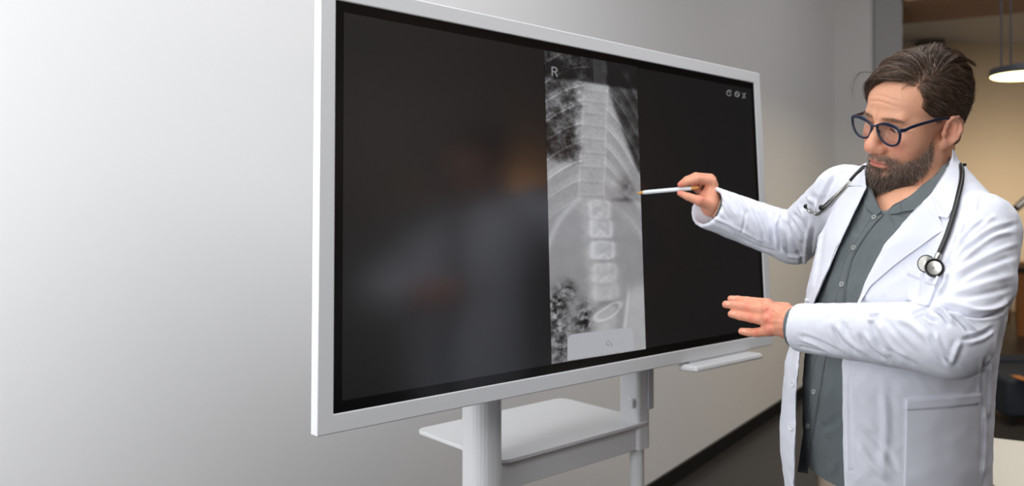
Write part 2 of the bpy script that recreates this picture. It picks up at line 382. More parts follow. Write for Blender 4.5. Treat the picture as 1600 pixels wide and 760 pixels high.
# ------------------------------------------------------------------ display stand: two columns, cross beam, shelf, feet
root = empty('display_stand', (0, 0, 0)); stand = root
tag(root, 'white metal display stand with two round columns and a rounded shelf', 'stand')
hd = np.array([dd[0], dd[1], 0]); hd /= np.linalg.norm(hd); hn = np.array([hd[1], -hd[0], 0])
c1 = P(750, 700, 1.80); c1[2] = 0; c2p = P(992, 690, 0); 
def on_line(px, base, direc):                            # point base+direc*s that is seen in column px
    k = (px-CX)/FPX; s = (k*base[1]-base[0])/(direc[0]-k*direc[1]); return base+direc*s
NC = np.array([-.321, 1.90]); h2, n2_ = hd[:2], hn[:2]
def S3(s, t, z): q = NC+h2*s-n2_*t; return (q[0], q[1], z)     # s along the shelf, t back towards the wall
def sbox(s0, s1, t0, t1, z0, z1): return MB().add([S3(s0,t0,z0),S3(s1,t0,z0),S3(s1,t1,z0),S3(s0,t1,z0),S3(s0,t0,z1),S3(s1,t0,z1),S3(s1,t1,z1),S3(s0,t1,z1)],
       [(0,3,2,1),(4,5,6,7),(0,1,5,4),(1,2,6,5),(2,3,7,6),(3,0,4,7)])
def rounded(s0, s1, t0, t1, z0, z1, r):
    pts = []
    for cs, ct, a0 in ((s1-r, t0+r, -90), (s1-r, t1-r, 0), (s0+r, t1-r, 90), (s0+r, t0+r, 180)):
        for k in range(7): a_ = math.radians(a0+15*k); pts.append((cs+r*math.cos(a_), ct+r*math.sin(a_)))
    n = len(pts)
    return MB().add([S3(a_, b_, z0) for a_, b_ in pts]+[S3(a_, b_, z1) for a_, b_ in pts],
        [tuple(range(n))[::-1], tuple(range(n, 2*n))]+[(i, (i+1) % n, n+(i+1) % n, n+i) for i in range(n)])
ZS = .856
rounded(-.01, .512, 0, .40, ZS-.010, ZS, .03).build('shelf', m_white, root, bevel=.0015)
sbox(-.02, .5, .012, .05, .779, ZS-.0105).build('cross_beam', m_white, root, bevel=.002)
rounded(-.098, -.018, -.032, .058, .70, 1.34, .034).build('column', m_white, root)
rounded(-.084, -.034, -.02, .04, .09, .6995, .022).build('leg', m_white, root)
rounded(.456, .508, .004, .082, .779, 1.34, .012).build('column', m_white, root)
rounded(.462, .502, .012, .056, .09, .7785, .0215).build('leg', m_white, root)
sbox(.4915, .5145, -.003, .0035, .889, 1.30).build('column_shade_strip', mat('column_shade_grey', (190, 191, 195), .4), root, bevel=.003)  # grey strip paints the column's shaded side
sbox(.442, .4555, .012, .034, .898, .925).build('knob', m_white, root, bevel=.004)
for s in (-.059, .474):
    sbox(s-.03, s+.03, -.30, .36, .045, .0895).build('foot', m_white, root, bevel=.006)
    for t in (-.27, .33): MB().lathe(S3(s-.012, t, .0225), (h2[0], h2[1], 0), [(0, 0), (.0222, 0), (.0222, .024), (0, .024)], 20).build('caster', m_base, root)
sbox(-.06, .48, .0585, .0825, 1.20, 1.30).build('mount_rail', m_white, root)
for s in (.05, .36): sbox(s-.02, s+.02, -.046, .058, 1.19, 1.31).build('mount_arm', m_white, root)
# ------------------------------------------------------------------ implicit surfaces -> smooth meshes
A3 = lambda *v: np.array(v, np.float32)
def cap(p, a, b, ra, rb=None):
    rb = ra if rb is None else rb; a = np.asarray(a, np.float32); ab = np.asarray(b, np.float32)-a; q = p-a
    t = np.clip((q@ab)/max(float(ab@ab), 1e-9), 0, 1); return np.sqrt(((q-t[:, None]*ab)**2).sum(1))-(ra+(rb-ra)*t)
def ell(p, c, r, R=None):
    q = p-np.asarray(c, np.float32)
    if R is not None: q = q@np.asarray(R, np.float32)
    r = np.asarray(r, np.float32); k0 = np.sqrt(((q/r)**2).sum(1)); k1 = np.sqrt(((q/(r*r))**2).sum(1))
    return k0*(k0-1)/np.maximum(k1, 1e-6)
def smin(a, b, k):
    h = np.clip(.5+.5*(b-a)/k, 0, 1); return b*(1-h)+a*h-k*h*(1-h)
def smax(a, b, k): return -smin(-a, -b, k)
def surface_net(f, lo, hi, h, B=8, slack=1.6):
    lo = np.array(lo, np.float32); n = (np.ceil((np.array(hi)-lo)/h/B).astype(int))*B
    nb = n//B; bi = np.stack(np.meshgrid(*[np.arange(k) for k in nb], indexing='ij'), -1).reshape(-1, 3)
    cen = lo+(bi*B+(B-1)/2)*h; d = f(cen.astype(np.float32)); keep = np.abs(d) < B*h*.87*slack
    vals = np.repeat(np.repeat(np.repeat(np.where(d.reshape(nb) > 0, 1., -1.).astype(np.float32), B, 0), B, 1), B, 2)
    loc = np.stack(np.meshgrid(*[np.arange(B)]*3, indexing='ij'), -1).reshape(-1, 3); kb = bi[keep]
    for s in range(0, len(kb), 600):
        idx = (kb[s:s+600, None]*B+loc[None]).reshape(-1, 3)
        vals[idx[:, 0], idx[:, 1], idx[:, 2]] = f((lo+idx*h).astype(np.float32))
    pos = vals > 0; c8 = [(i, j, k) for i in (0, 1) for j in (0, 1) for k in (0, 1)]
    m = tuple(n-1); cnt = np.zeros(m, np.int8)
    for i, j, k in c8: cnt += pos[i:i+m[0], j:j+m[1], k:k+m[2]]
    act = np.argwhere((cnt > 0) & (cnt < 8)); idg = np.full(m, -1, np.int32); idg[act[:, 0], act[:, 1], act[:, 2]] = np.arange(len(act))
    cv = {c: vals[act[:, 0]+c[0], act[:, 1]+c[1], act[:, 2]+c[2]] for c in c8}
    acc = np.zeros((len(act), 3), np.float32); cc = np.zeros(len(act), np.float32)
    for a in c8:
        for ax in range(3):
            if a[ax]: continue
            b = tuple(1 if q == ax else a[q] for q in range(3)); va, vb = cv[a], cv[b]; x = (va > 0) != (vb > 0)
            t = np.where(x, va/np.where(x, va-vb, 1), 0); p = np.array(a, np.float32)[None].repeat(len(act), 0); p[:, ax] += t
            acc += p*x[:, None]; cc += x
    V = lo+(act+acc/cc[:, None])*h; Fs = []
    for ax in range(3):
        u, v = (ax+1) % 3, (ax+2) % 3; s0 = [slice(1, -1)]*3; s0[ax] = slice(0, -1); s1 = list(s0); s1[ax] = slice(1, None)
        p0, p1 = pos[tuple(s0)], pos[tuple(s1)]; e = np.argwhere(p0 != p1)
        if not len(e): continue
        out = ~p0[e[:, 0], e[:, 1], e[:, 2]]
        off = np.array([1, 1, 1]); off[ax] = 0; e = e+off; q = []
        for du, dv in ((0, 0), (-1, 0), (-1, -1), (0, -1)):
            g = e.copy(); g[:, u] += du; g[:, v] += dv
            ok = (g < np.array(m)).all(1) & (g >= 0).all(1); g = np.clip(g, 0, np.array(m)-1); q.append(np.where(ok, idg[g[:, 0], g[:, 1], g[:, 2]], -1))
        q = np.stack(q, 1); q[~out] = q[~out][:, ::-1]; Fs.append(q[(q >= 0).all(1)])
    return V.astype(np.float64), np.concatenate(Fs)
def v_normals(V, F):
    T = np.concatenate([F[:, :3], F[:, [0, 2, 3]]]) if F.shape[1] == 4 else F
    n = np.cross(V[T[:, 1]]-V[T[:, 0]], V[T[:, 2]]-V[T[:, 0]]); N = np.zeros_like(V)
    for k in range(3):
        for c in range(3): N[:, c] += np.bincount(T[:, k], n[:, c], len(V))
    return N/np.maximum(np.linalg.norm(N, axis=1), 1e-12)[:, None]
def relax(V, F, n=1, lam=.5, mu=-.51):
    E = np.concatenate([F[:, [0, 1]], F[:, [1, 2]], F[:, [2, 3]], F[:, [3, 0]]]); E = np.concatenate([E, E[:, ::-1]])
    deg = np.maximum(np.bincount(E[:, 0], minlength=len(V)), 1)
    for _ in range(n):
        for l in (lam, mu):
            S_ = np.stack([np.bincount(E[:, 0], V[E[:, 1], c], len(V)) for c in range(3)], 1)/deg[:, None]; V = V+l*(S_-V)
    return V
def pix(V):
    d = np.maximum(V[:, 1], .05); return CX+FPX*V[:, 0]/d, CY-FPX*(V[:, 2]-CAMZ)/d
def bvh_of(V, F): return BVHTree.FromPolygons([tuple(v) for v in V.tolist()], [tuple(f) for f in F.tolist()])
CAMV = Vector((0, 0, CAMZ))
def hit(tree, px, py):
    r = tree.ray_cast(CAMV, Vector(P(px, py, 1.))-CAMV); return None if r[0] is None else np.array(r[0])
def poly_sd(px, py, poly):
    """signed distance in pixels, negative inside"""
    poly = np.asarray(poly, np.float32); d = np.full(len(px), 1e9, np.float32); ins = np.zeros(len(px), bool)
    for i in range(len(poly)):
        a, b = poly[i], poly[(i+1) % len(poly)]; e = b-a; wx, wy = px-a[0], py-a[1]
        t = np.clip((wx*e[0]+wy*e[1])/(e@e+1e-9), 0, 1); d = np.minimum(d, (wx-t*e[0])**2+(wy-t*e[1])**2)
        c = (a[1] <= py) != (b[1] <= py); xi = a[0]+(py-a[1])/np.where(abs(e[1]) < 1e-9, 1e-9, e[1])*e[0]; ins ^= c & (px < xi)
    return np.where(ins, -1, 1)*np.sqrt(d)
def strokes(V, F, S_, vis=.03, front=True):
    """press soft folds into a surface: each stroke is (points, half width px, height m[, one-sided]) seen from the front"""
    N = v_normals(V, F); px, py = pix(V); vd = V-np.array([0, 0, CAMZ]); vd /= np.linalg.norm(vd, axis=1)[:, None]
    facing = -(N*vd).sum(1)
    gx = np.clip((px/5).astype(int), 0, 400); gy = np.clip((py/5).astype(int), 0, 260); key = gx*261+gy
    zb = np.full(401*261, 1e9); np.minimum.at(zb, key, V[:, 1]); m = (V[:, 1] < zb[key]+vis) & (facing > -.1)
    idx = np.nonzero(m)[0]; X, Y = px[idx], py[idx]; D_ = np.zeros(len(idx))
    for st in S_:
        pts, w_, h_ = st[:3]; c = np.array(catmull(pts, 6)) if len(pts) > 2 else np.array(pts, float)
        x0, y0 = c.min(0)-3*w_; x1, y1 = c.max(0)+3*w_; s = np.nonzero((X > x0) & (X < x1) & (Y > y0) & (Y < y1))[0]
        if not len(s): continue
        best = np.full(len(s), 1e9); tt = np.zeros(len(s)); n = len(c)-1
        for i in range(n):
            e = c[i+1]-c[i]; wx, wy = X[s]-c[i][0], Y[s]-c[i][1]; t = np.clip((wx*e[0]+wy*e[1])/(e@e+1e-9), 0, 1)
            d = np.hypot(wx-t*e[0], wy-t*e[1]); u = d < best; best[u] = d[u]; tt[u] = ((i+t)/n)[u]
        env = np.clip(np.minimum(tt, 1-tt)*5+.15, 0, 1); D_[s] += h_*env*(np.exp(-(best/w_)**2)-.35*np.exp(-((best-1.7*w_)/w_)**2))
    V = V.copy(); V[idx] += N[idx]*(D_*np.clip(facing[idx]*2+.3, .2, 1))[:, None]; return V
# ------------------------------------------------------------------ the doctor
SR, SL = P(1318, 300, 1.77), P(1552, 340, 1.43)            # shoulder joints, elbows, wrists
ER, WR = P(1240, 373, 2.04), P(1112, 322, 2.05)
EL, WL = P(1487, 530, 1.27), P(1247, 509, 1.44)
LA = (P(1552, 340, 1.43)-SR); LA[2] = 0; LA /= np.linalg.norm(LA); FA = np.array([LA[1], -LA[0], 0])     # his left, his front
MID = (SR+P(1552, 340, 1.43))/2; MID[2] = 0
SL = P(1532, 362, 1.43); SR = P(1320, 308, 1.77)
SEC = np.array([  # z, forward, half width, half depth (shirt)
 (1.56, -.01, .06, .055), (1.50, -.01, .115, .085), (1.45, -.005, .165, .11), (1.40, .005, .185, .128), (1.30, .02, .188, .148), (1.20, .038, .185, .160), (1.10, .045, .187, .166),
 (1.00, .042, .190, .165), (.90, .03, .190, .158), (.75, .02, .185, .15), (.5, .01, .18, .145)], np.float32)[::-1]
def torso(p, g=0., dz=0.):
    z = np.clip(p[:, 2]+dz, SEC[0, 0], SEC[-1, 0]); o = np.interp(z, SEC[:, 0], SEC[:, 1]); a = np.interp(z, SEC[:, 0], SEC[:, 2])+g; b = np.interp(z, SEC[:, 0], SEC[:, 3])+g
    q = p-MID.astype(np.float32); sx = np.clip(q[:, 0]/.2, 0, 1); w_ = (.014*np.clip((1.25-p[:, 2])/.1, 0, 1)+.034*np.clip((1.15-p[:, 2])/.25, 0, 1))*sx; a = a-w_; b = b-w_; l = q@LA.astype(np.float32); f_ = q@FA.astype(np.float32)-o
    k0 = np.sqrt((l/a)**2+(f_/b)**2); k1 = np.sqrt((l/a**2)**2+(f_/b**2)**2); return np.maximum(k0*(k0-1)/np.maximum(k1, 1e-6), p[:, 2]-1.535)
HO = np.array([.5523, 1.5907, 1.6409]); HA = (1.9746, -.2117, -.2742)
def rotm(a, b, c):
    ca, sa, cb, sb, cc, sc = math.cos(a), math.sin(a), math.cos(b), math.sin(b), math.cos(c), math.sin(c)
    return np.array([[ca,-sa,0],[sa,ca,0],[0,0,1]])@np.array([[1,0,0],[0,cb,-sb],[0,sb,cb]])@np.array([[cc,0,sc],[0,1,0],[-sc,0,cc]])
HR = rotm(*HA)
def H2W(q): return HO+HR@np.array(q, float)                # head coordinates: x his right, y out of the face, z up
def W2H(p): return (p-HO)@HR
NB = MID+np.array([0, 0, 1.45])-FA*.015                    # base of the neck
person = empty('person', (MID[0], MID[1], 0))
tag(person, 'bearded man in white lab coat and grey shirt pointing at the x-ray', 'person')

def head_sd(q):
    x = q[:, 0]; ax = np.abs(x); s = q.copy(); s[:, 0] = ax        # mirrored copy
    d = ell(q, (0, -.014, .034), (.076, .095, .088))
    d = smin(d, ell(q, (.003, .039, .030), (.068, .055, .062)), .03)
    d = smin(d, ell(q, (0, .036, -.034), (.062, .056, .078)), .03)
    d = smin(d, ell(s, (.044, .060, -.034), (.025, .027, .030)), .028)
    d = smin(d, cap(s, (.052, .004, -.066), (.022, .070, -.108), .019, .017), .03)
    d = smin(d, ell(q, (0, .040, -.088), (.044, .048, .036)), .03)
    d = smin(d, ell(q, (0, .080, -.112), (.026, .020, .019)), .02)
    d = smin(d, cap(s, (.010, .090, .013), (.044, .078, .015), .009, .008), .012)      # brow
    d = smax(d, -ell(s, (.033, .102, -.005), (.022, .020, .013)), .014)                 # sockets
    d = smin(d, ell(s, (.032, .0765, -.003), (.0150, .0135, .0125)), .005)             # lids
    hgt = .0036*(1-((s[:, 0]-.032)/.0150)**2)                                           # narrow gap between the lids, gaze lowered
    gap = np.maximum(np.abs(s[:, 2]+.0085)-hgt, -(s[:, 1]-.078)); d = smax(d, -gap, .0012)
    d = d+.0014*np.exp(-((s[:, 2]-.0065+.6*(s[:, 0]-.032)**2/.03)/.0014)**2)*np.exp(-((s[:, 0]-.032)/.015)**4)*(s[:, 1] > .075)   # lid fold
    n = cap(q, (0, .089, .004), (0, .110, -.036), .0095, .0122)
    n = smin(n, ell(q, (0, .1125, -.0435), (.0155, .0140, .0132)), .008)
    n = smin(n, ell(s, (.0150, .101, -.0475), (.0086, .0120, .0092)), .007)
    d = smin(d, n, .010)
    d = smax(d, -ell(s, (.0080, .107, -.0575), (.0042, .0065, .0045)), .003)            # nostrils
    d = smin(d, ell(q, (0, .086, -.068), (.024, .015, .014)), .012)                     # upper lip mound
    up_ = ell(q, (0, .0965, -.0735), (.026, .0085, .0046)); lo_ = ell(q, (0, .0950, -.0825), (.0225, .0088, .0060))
    d = smin(d, smin(up_, lo_, .002), .006)
    d = d+.0025*np.exp(-((q[:, 2]+.0778-.6*x*x)/.0012)**2)*np.exp(-(x/.026)**6)*(q[:, 1] > .07)
    d = d+.003*np.exp(-((q[:, 2]+.093)/.006)**2)*np.exp(-(x/.018)**2)*(q[:, 1] > .06)    # under the lip
    fl = np.hypot((s[:, 0]-.026-(-.052-s[:, 2])*.45)/.0032, 0*ax); d = d+.0013*np.exp(-fl**2)*np.exp(-((s[:, 2]+.062)/.016)**4)*(s[:, 1] > .06)   # cheek fold
    for zz, am in ((.052, .0007), (.041, .0009)): d = d+1.5*am*np.exp(-((q[:, 2]-zz-.004*np.cos(x*60))/.0014)**2)*np.exp(-(x/.04)**4)*(q[:, 1] > .06)
    for zz, aa in ((.014, .35), (.000, .1), (-.012, -.2)):
        d = d+.0012*np.exp(-((s[:, 2]+.004-aa*(s[:, 0]-.055)-zz*.5)/.0011)**2)*np.exp(-((s[:, 0]-.058)/.006)**2)*(s[:, 1] > .03)   # crow's feet
    # ears
    e = s-A3(.0765, -.010, -.020); ca, sa = math.cos(.42), math.sin(.42)
    ex = e[:, 0]*ca+e[:, 1]*sa; ey = -e[:, 0]*sa+e[:, 1]*ca; ez = e[:, 2]; cb, sb = math.cos(-.18), math.sin(-.18)
    ey, ez = ey*cb-ez*sb, ey*sb+ez*cb
    eq = np.stack([ex, ey, ez], 1).astype(np.float32)
    ear = ell(eq, (.002, -.004, .004), (.0065, .0175, .0285))
    ear = smin(ear, ell(eq, (.001, .003, -.024), (.005, .0085, .0105)), .008)
    ear = smax(ear, -ell(eq, (.0095, -.0015, .001), (.0100, .0110, .0185)), .003)
    rim = [(0.004, .008, .010), (0.006, .009, .020), (.0070, .002, .029), (.0075, -.008, .031), (.0080, -.017, .023), (.0080, -.020, .008), (.0060, -.016, -.010), (.003, -.007, -.024)]
    for i in range(len(rim)-1): ear = smin(ear, cap(eq, rim[i], rim[i+1], .0037), .0022)
    ear = smin(ear, cap(eq, (.003, -.008, .018), (.0045, -.0115, -.008), .0028), .003)
    ear = smin(ear, ell(eq, (.004, .0105, -.004), (.004, .0045, .006)), .004)
    d = smin(d, ear, .006)
    return d
def neck_sd(p):
    a = H2W((0, -.022, -.06)); return smin(cap(p, a, NB+np.array([0, 0, -.02]), .060, .066), ell(p, NB+np.array([0,0,-.03]), (.11, .11, .06)), .04)
def body_head(p): return smin(head_sd(W2H(p).astype(np.float32)), neck_sd(p), .022)
c = HO; hv, hf = surface_net(body_head, c-np.array([.15, .15, .26]), c+np.array([.15, .15, .15]), .0019)
hv = relax(hv, hf, 1)

# hands -------------------------------------------------------------
def chain(p, pts, rs, k=.0025):
    d = None
    for i in range(len(pts)-1):
        c_ = cap(p, pts[i], pts[i+1], rs[i], rs[i+1]); d = c_ if d is None else smin(d, c_, k)
    return d
def fingers(p, d, fs, kroot=.006):
    for pts, rs in fs: d = smin(d, chain(p, [P(*q) for q in pts], rs), kroot)
    return d
LH = [  # his left hand, back towards the camera
 ([(1200, 476, 1.522), (1168, 471, 1.560), (1153, 469, 1.580), (1142, 467.5, 1.592)], (.0115, .0090, .0082, .0070)),
 ([(1197, 486, 1.505), (1167, 480.5, 1.540), (1149, 477.5, 1.560), (1134, 476, 1.575)], (.0115, .0094, .0086, .0074)),
 ([(1199, 501, 1.495), (1174, 497, 1.525), (1157, 494, 1.545), (1143, 491, 1.558)], (.0115, .0092, .0085, .0073)),
 ([(1203, 517, 1.490), (1182, 520, 1.515), (1170, 519.5, 1.528), (1159, 518, 1.538)], (.0105, .0085, .0078, .0068)),
 ([(1228, 484, 1.500), (1205, 480, 1.545), (1187, 486, 1.575)], (.0135, .011, .0085))]
def lhand(p):
    d = cap(p, WL, P(1236, 507, 1.45), .028, .0285)
    for a_, b_, ra, rb in (((1238, 493, 1.465), (1199, 483, 1.512), .0165, .0120), ((1238, 504, 1.458), (1199, 497, 1.500), .018, .0125), ((1238, 515, 1.455), (1204, 513, 1.492), .0165, .0125)):
        d = smin(d, cap(p, P(*a_), P(*b_), ra, rb), .012)
    d = fingers(p, d, LH)
    for q in ((1196, 483.5, 1.492), (1198, 499, 1.483), (1203, 515, 1.479), (1198, 473, 1.510)): d = smin(d, ell(p, P(*q)+np.array([0, .0022, 0]), (.0062, .0058, .0062)), .009)   # knuckles
    return d
RH = [  # his right hand, pinching the pen
 ([(1112, 284, 2.045), (1089, 280.5, 2.02), (1073, 285, 2.025), (1062.5, 288.8, 2.033)], (.0125, .0108, .0090, .0068)),
 ([(1110, 279, 2.070), (1087, 276, 2.055), (1073, 281.5, 2.06), (1064, 288, 2.065)], (.0125, .0105, .0095, .0080)),
 ([(1112, 281, 2.095), (1093, 279, 2.090), (1085, 291, 2.085), (1092, 300, 2.08)], (.0125, .0105, .0095, .0085)),
 ([(1115, 288, 2.115), (1099, 289, 2.115), (1094, 300, 2.105), (1101, 306, 2.09)], (.0115, .0098, .0088, .008)),
 ([(1112, 322, 2.035), (1093, 314, 2.015), (1075, 307.5, 2.02), (1062.5, 302.3, 2.03)], (.0165, .0130, .0100, .0076))]
def rhand(p):
    d = cap(p, WR, P(1108, 312, 2.055), .029, .029)
    for a_, b_, ra, rb in (((1113, 318, 2.045), (1111, 288, 2.05), .0190, .0150), ((1112, 318, 2.070), (1110, 286, 2.075), .019, .0150), ((1114, 318, 2.085), (1114, 292, 2.105), .018, .0140)):
        d = smin(d, cap(p, P(*a_), P(*b_), ra, rb), .012)
    return fingers(p, d, RH, .008)
def bbox(pts, m): q = np.array(pts); return q.min(0)-m, q.max(0)+m
lh_lo, lh_hi = bbox([P(*q) for f_ in LH for q in f_[0]]+[WL], .035)
rh_lo, rh_hi = bbox([P(*q) for f_ in RH for q in f_[0]]+[WR], .04)
lv, lf = surface_net(lhand, lh_lo, lh_hi, .0015); rv, rf = surface_net(rhand, rh_lo, rh_hi, .0018)
lv, rv = relax(lv, lf, 1), relax(rv, rf, 1)
LS = [([(1203+a, 488+b), (1222, 496+b*.6), (1238, 503+b*.3)], 3, .0009) for a, b in ((0, -6), (0, 2), (2, 13), (3, 27))]
for x, y, h_ in ((1168, 472, 4), (1166, 480.5, 6), (1173, 497, 6.5), (1182, 519.5, 5.5), (1150, 477.5, 5), (1157, 494, 5), (1169, 519, 4.5)):
    for o in (-2.2, 0, 2.2): LS.append(([(x+o, y-h_), (x+o*1.4, y), (x+o, y+h_)], .9, -.0006))
LS += [([(1206, 480), (1216, 490), (1232, 494)], 1.6, .0006), ([(1208, 512), (1220, 508), (1236, 514)], 1.6, .0006), ([(1196, 492), (1204, 493)], 2.5, -.001), ([(1200, 509), (1208, 508)], 2.5, -.001)]
lv = strokes(lv, lf, LS)
rv = strokes(rv, rf, [([(1086, 277), (1088, 285)], 1., -.0007), ([(1074, 281), (1077, 289)], 1., -.0006), ([(1092, 306), (1096, 316)], 1.2, -.0006), ([(1097, 285), (1104, 292), (1098, 303)], 2.2, -.0016), ([(1103, 283), (1110, 293), (1106, 306)], 2, .0008), ([(1070, 303), (1073, 309)], 1., -.0006)])
HIP = MID+FA*.0
def legs_sd(p, g=0):
    d = None
    for s in (-1, 1):
        h_ = HIP+LA*s*.095; c_ = smin(cap(p, h_+np.array([0, 0, .86]), h_+LA*s*.01+FA*.015+np.array([0, 0, .48]), .098+g, .066+g), cap(p, h_+LA*s*.01+FA*.015+np.array([0, 0, .48]), h_+LA*s*.015-FA*.02+np.array([0, 0, .10]), .064+g, .046+g), .02)
        d = c_ if d is None else smin(d, c_, .01)
    return d
def body_rest(p):
    d = smax(torso(p, -.02), .0+p[:, 2]-1.50, .02); d = smax(d, .80-p[:, 2], .02)
    d = smin(d, neck_sd(p)+.006, .01); d = smin(d, legs_sd(p), .03)
    for a_, b_, c_ in ((SR, ER, WR), (SL, EL, WL)): d = smin(d, smin(cap(p, a_, b_, .050, .040), cap(p, b_, c_, .040, .0265), .02), .02)
    return d
bv, bf = surface_net(body_rest, (MID[0]-.45, MID[1]-.45, .06), (MID[0]+.3, MID[1]+.55, 1.56), .008)
parts = [(hv, hf), (lv, lf), (rv, rf), (bv, bf)]; Vb, Fb, k = [], [], 0
for v_, f_ in parts: Vb.append(v_); Fb.append(f_+k); k += len(v_)
Vb = np.concatenate(Vb); Fb = np.concatenate(Fb)
# skin colour: redder nose, cheeks, ears and knuckles, greyer under the beard
base = np.array(lin((228, 168, 136))); Cb = np.tile(base, (len(Vb), 1))
hq = W2H(Vb[:len(hv)]); ax = np.abs(hq[:, 0])
def mixc(C, idx, col, w_): C[idx] = C[idx]*(1-w_[:, None])+np.array(lin(col))*w_[:, None]
def blob(q, c_, r_): return np.exp(-(((q-np.array(c_))/np.array(r_))**2).sum(1))
hs = hq.copy(); hs[:, 0] = ax; I = np.arange(len(hv))
mixc(Cb, I, (230, 146, 124), .7*blob(hs, (.040, .085, -.035), (.024, .03, .022)))
mixc(Cb, I, (228, 142, 122), .6*blob(hs, (0, .118, -.045), (.016, .018, .016)))
mixc(Cb, I, (230, 156, 134), .5*(ax > .074)*np.exp(-((hq[:, 1]+.015)/.03)**4)*np.exp(-((hq[:, 2]+.02)/.045)**4))
mixc(Cb, I, (196, 132, 116), .5*blob(hs, (.032, .09, -.012), (.018, .02, .012)))
mixc(Cb, I, (184, 112, 84), .75*np.clip((-.10-hq[:, 2])/.03, 0, 1)*(hq[:, 1] < .09))
def in_beard(q):
    """0..1 beard density in head coordinates"""
    x_ = np.abs(q[:, 0]); y_, z_ = q[:, 1], q[:, 2]
    cheek = np.interp(y_, [-.01, .005, .02, .035, .055, .075, .095], [.02, .012, -.030, -.050, -.064, -.070, -.060])
    upper = 1/(1+np.exp((z_-cheek)/.0035))
    low = 1/(1+np.exp(-(z_-np.interp(y_, [-.01, .03, .08], [-.080, -.118, -.145]))/.004))
    back = 1/(1+np.exp(-(y_-np.interp(z_, [-.125, -.112, -.094, -.071, -.041, .0, .02], [.070, .058, .038, .024, .016, .018, .018]))/.0025))
    d = upper*low*back
    lips = np.exp(-(x_/.0255)**6)*np.exp(-((z_+.0785)/.0085)**4)
    soul = np.exp(-((x_-.0155)/.007)**2)*np.exp(-((z_+.094)/.005)**2)
    nose = (y_ > .085)*(z_ > -.0575)*(x_ < .02)
    return np.clip(d*(1-lips)*(1-.8*soul)*(1-nose), 0, 1)
mixc(Cb, I, (130, 98, 84), .6*in_beard(hq))
mixc(Cb, I, (200, 112, 104), .8*np.exp(-(hq[:, 0]/.024)**4)*np.exp(-((hq[:, 2]+.0785)/.0075)**4)*(hq[:, 1] > .085))
mixc(Cb, I, (70, 50, 42), .75*(1/(1+np.exp(-(hq[:, 2]-np.interp(hq[:, 1], [-.06, -.02, .02, .05, .08], [-.05, .0, .045, .075, .082]))/.003)))*(hq[:, 1] < .085))
o1, o2 = len(hv), len(hv)+len(lv)
NAILS = [(1145, 466, 1.578), (1137.5, 475, 1.562), (1146, 490, 1.546), (1162, 516.5, 1.527)]
Il = np.arange(o1, o2); mixc(Cb, Il, (224, 140, 116), np.full(len(Il), .45))
for q in ((1168, 480.5, 1.53), (1174, 497, 1.515), (1182, 520, 1.505), (1198, 484, 1.49), (1198, 499, 1.48), (1203, 515, 1.478), (1205, 500, 1.48)): mixc(Cb, Il, (222, 116, 98), .55*blob(Vb[Il], P(*q), (.010,)*3))
for q in NAILS: mixc(Cb, Il, (244, 190, 174), .5*(blob(Vb[Il], P(*q), (.0052, .008, .0042)) > .45))
mixc(Cb, Il, (206, 128, 104), .35*np.clip(np.sin(Vb[Il][:, 0]*420+3*np.sin(Vb[Il][:, 2]*300))*np.sin(Vb[Il][:, 2]*380+1), 0, 1))
Ir = np.arange(o2, o2+len(rv)); mixc(Cb, Ir, (222, 142, 118), np.full(len(Ir), .4))
for q in ((1062, 290, 2.03), (1062, 300, 2.03), (1095, 312, 2.01)): mixc(Cb, Ir, (226, 112, 96), .6*blob(Vb[Ir], P(*q), (.012,)*3))
m_skin = mat('skin', (216, 162, 138), .46, vcol=True, sss=.12, spec=.4, bump=(420, .34, .0012), noise=(170, .09))
body = np_mesh('body', Vb, Fb, m_skin, person, cols=Cb)
body_tree = bvh_of(hv, hf)
m_eye = mat('eye_white', (214, 204, 196), .15, coat=.5); m_iris = mat('eye_iris', (52, 44, 38), .1, coat=.5)
for s in (-1, 1):
    c_ = H2W((.032*s, .0765, -.0045)); gz = HR@np.array([.22, .80, -.50]); gz /= np.linalg.norm(gz)
    e_ = MB().lathe(c_, gz, [(.0118*math.sin(math.pi*k/16), .0118*-math.cos(math.pi*k/16)) for k in range(17)], 24).build('eye', m_eye, person, smooth=True)
    MB().lathe(c_, gz, [(.0058, .0104), (.0056, .0109), (.0035, .0116), (0, .0120)], 24).build('iris', m_iris, e_, smooth=True)
nk_ = np.nonzero(neck_sd(hv.astype(np.float32)) < .003)[0]; isn = np.zeros(len(hv), bool); isn[nk_] = True
nkf = hf[isn[hf].all(1)]
# ------------------------------------------------------------------ shirt
NT = H2W((0, -.022, -.06)); NAX = (NT-NB)/np.linalg.norm(NT-NB)
def pxw(p, poly):                                          # polygon seen from the front, as metres
    x_, y_ = pix(p); return poly_sd(x_.astype(np.float32), y_.astype(np.float32), poly)*p[:, 1]/FPX
def front(p, lim): return (p-MID.astype(np.float32))@FA.astype(np.float32)-lim
def neck_r(p):
    q = p-NB.astype(np.float32); t = q@NAX.astype(np.float32); return np.sqrt(np.maximum(((q-t[:, None]*NAX.astype(np.float32))**2).sum(1), 1e-9)), t
def traps(p, r0, r1): return smin(cap(p, NB+NAX*.035+LA*.03, SL, r0, r1), cap(p, NB+NAX*.035-LA*.03, SR+np.array([0, 0, .0]), r0, r1), .02)
VNECK = [(1361, 290), (1366, 306), (1377, 329.5), (1387, 329.5), (1396, 320), (1422, 306), (1440, 291), (1463, 273), (1476, 255), (1476, 215), (1345, 215)]
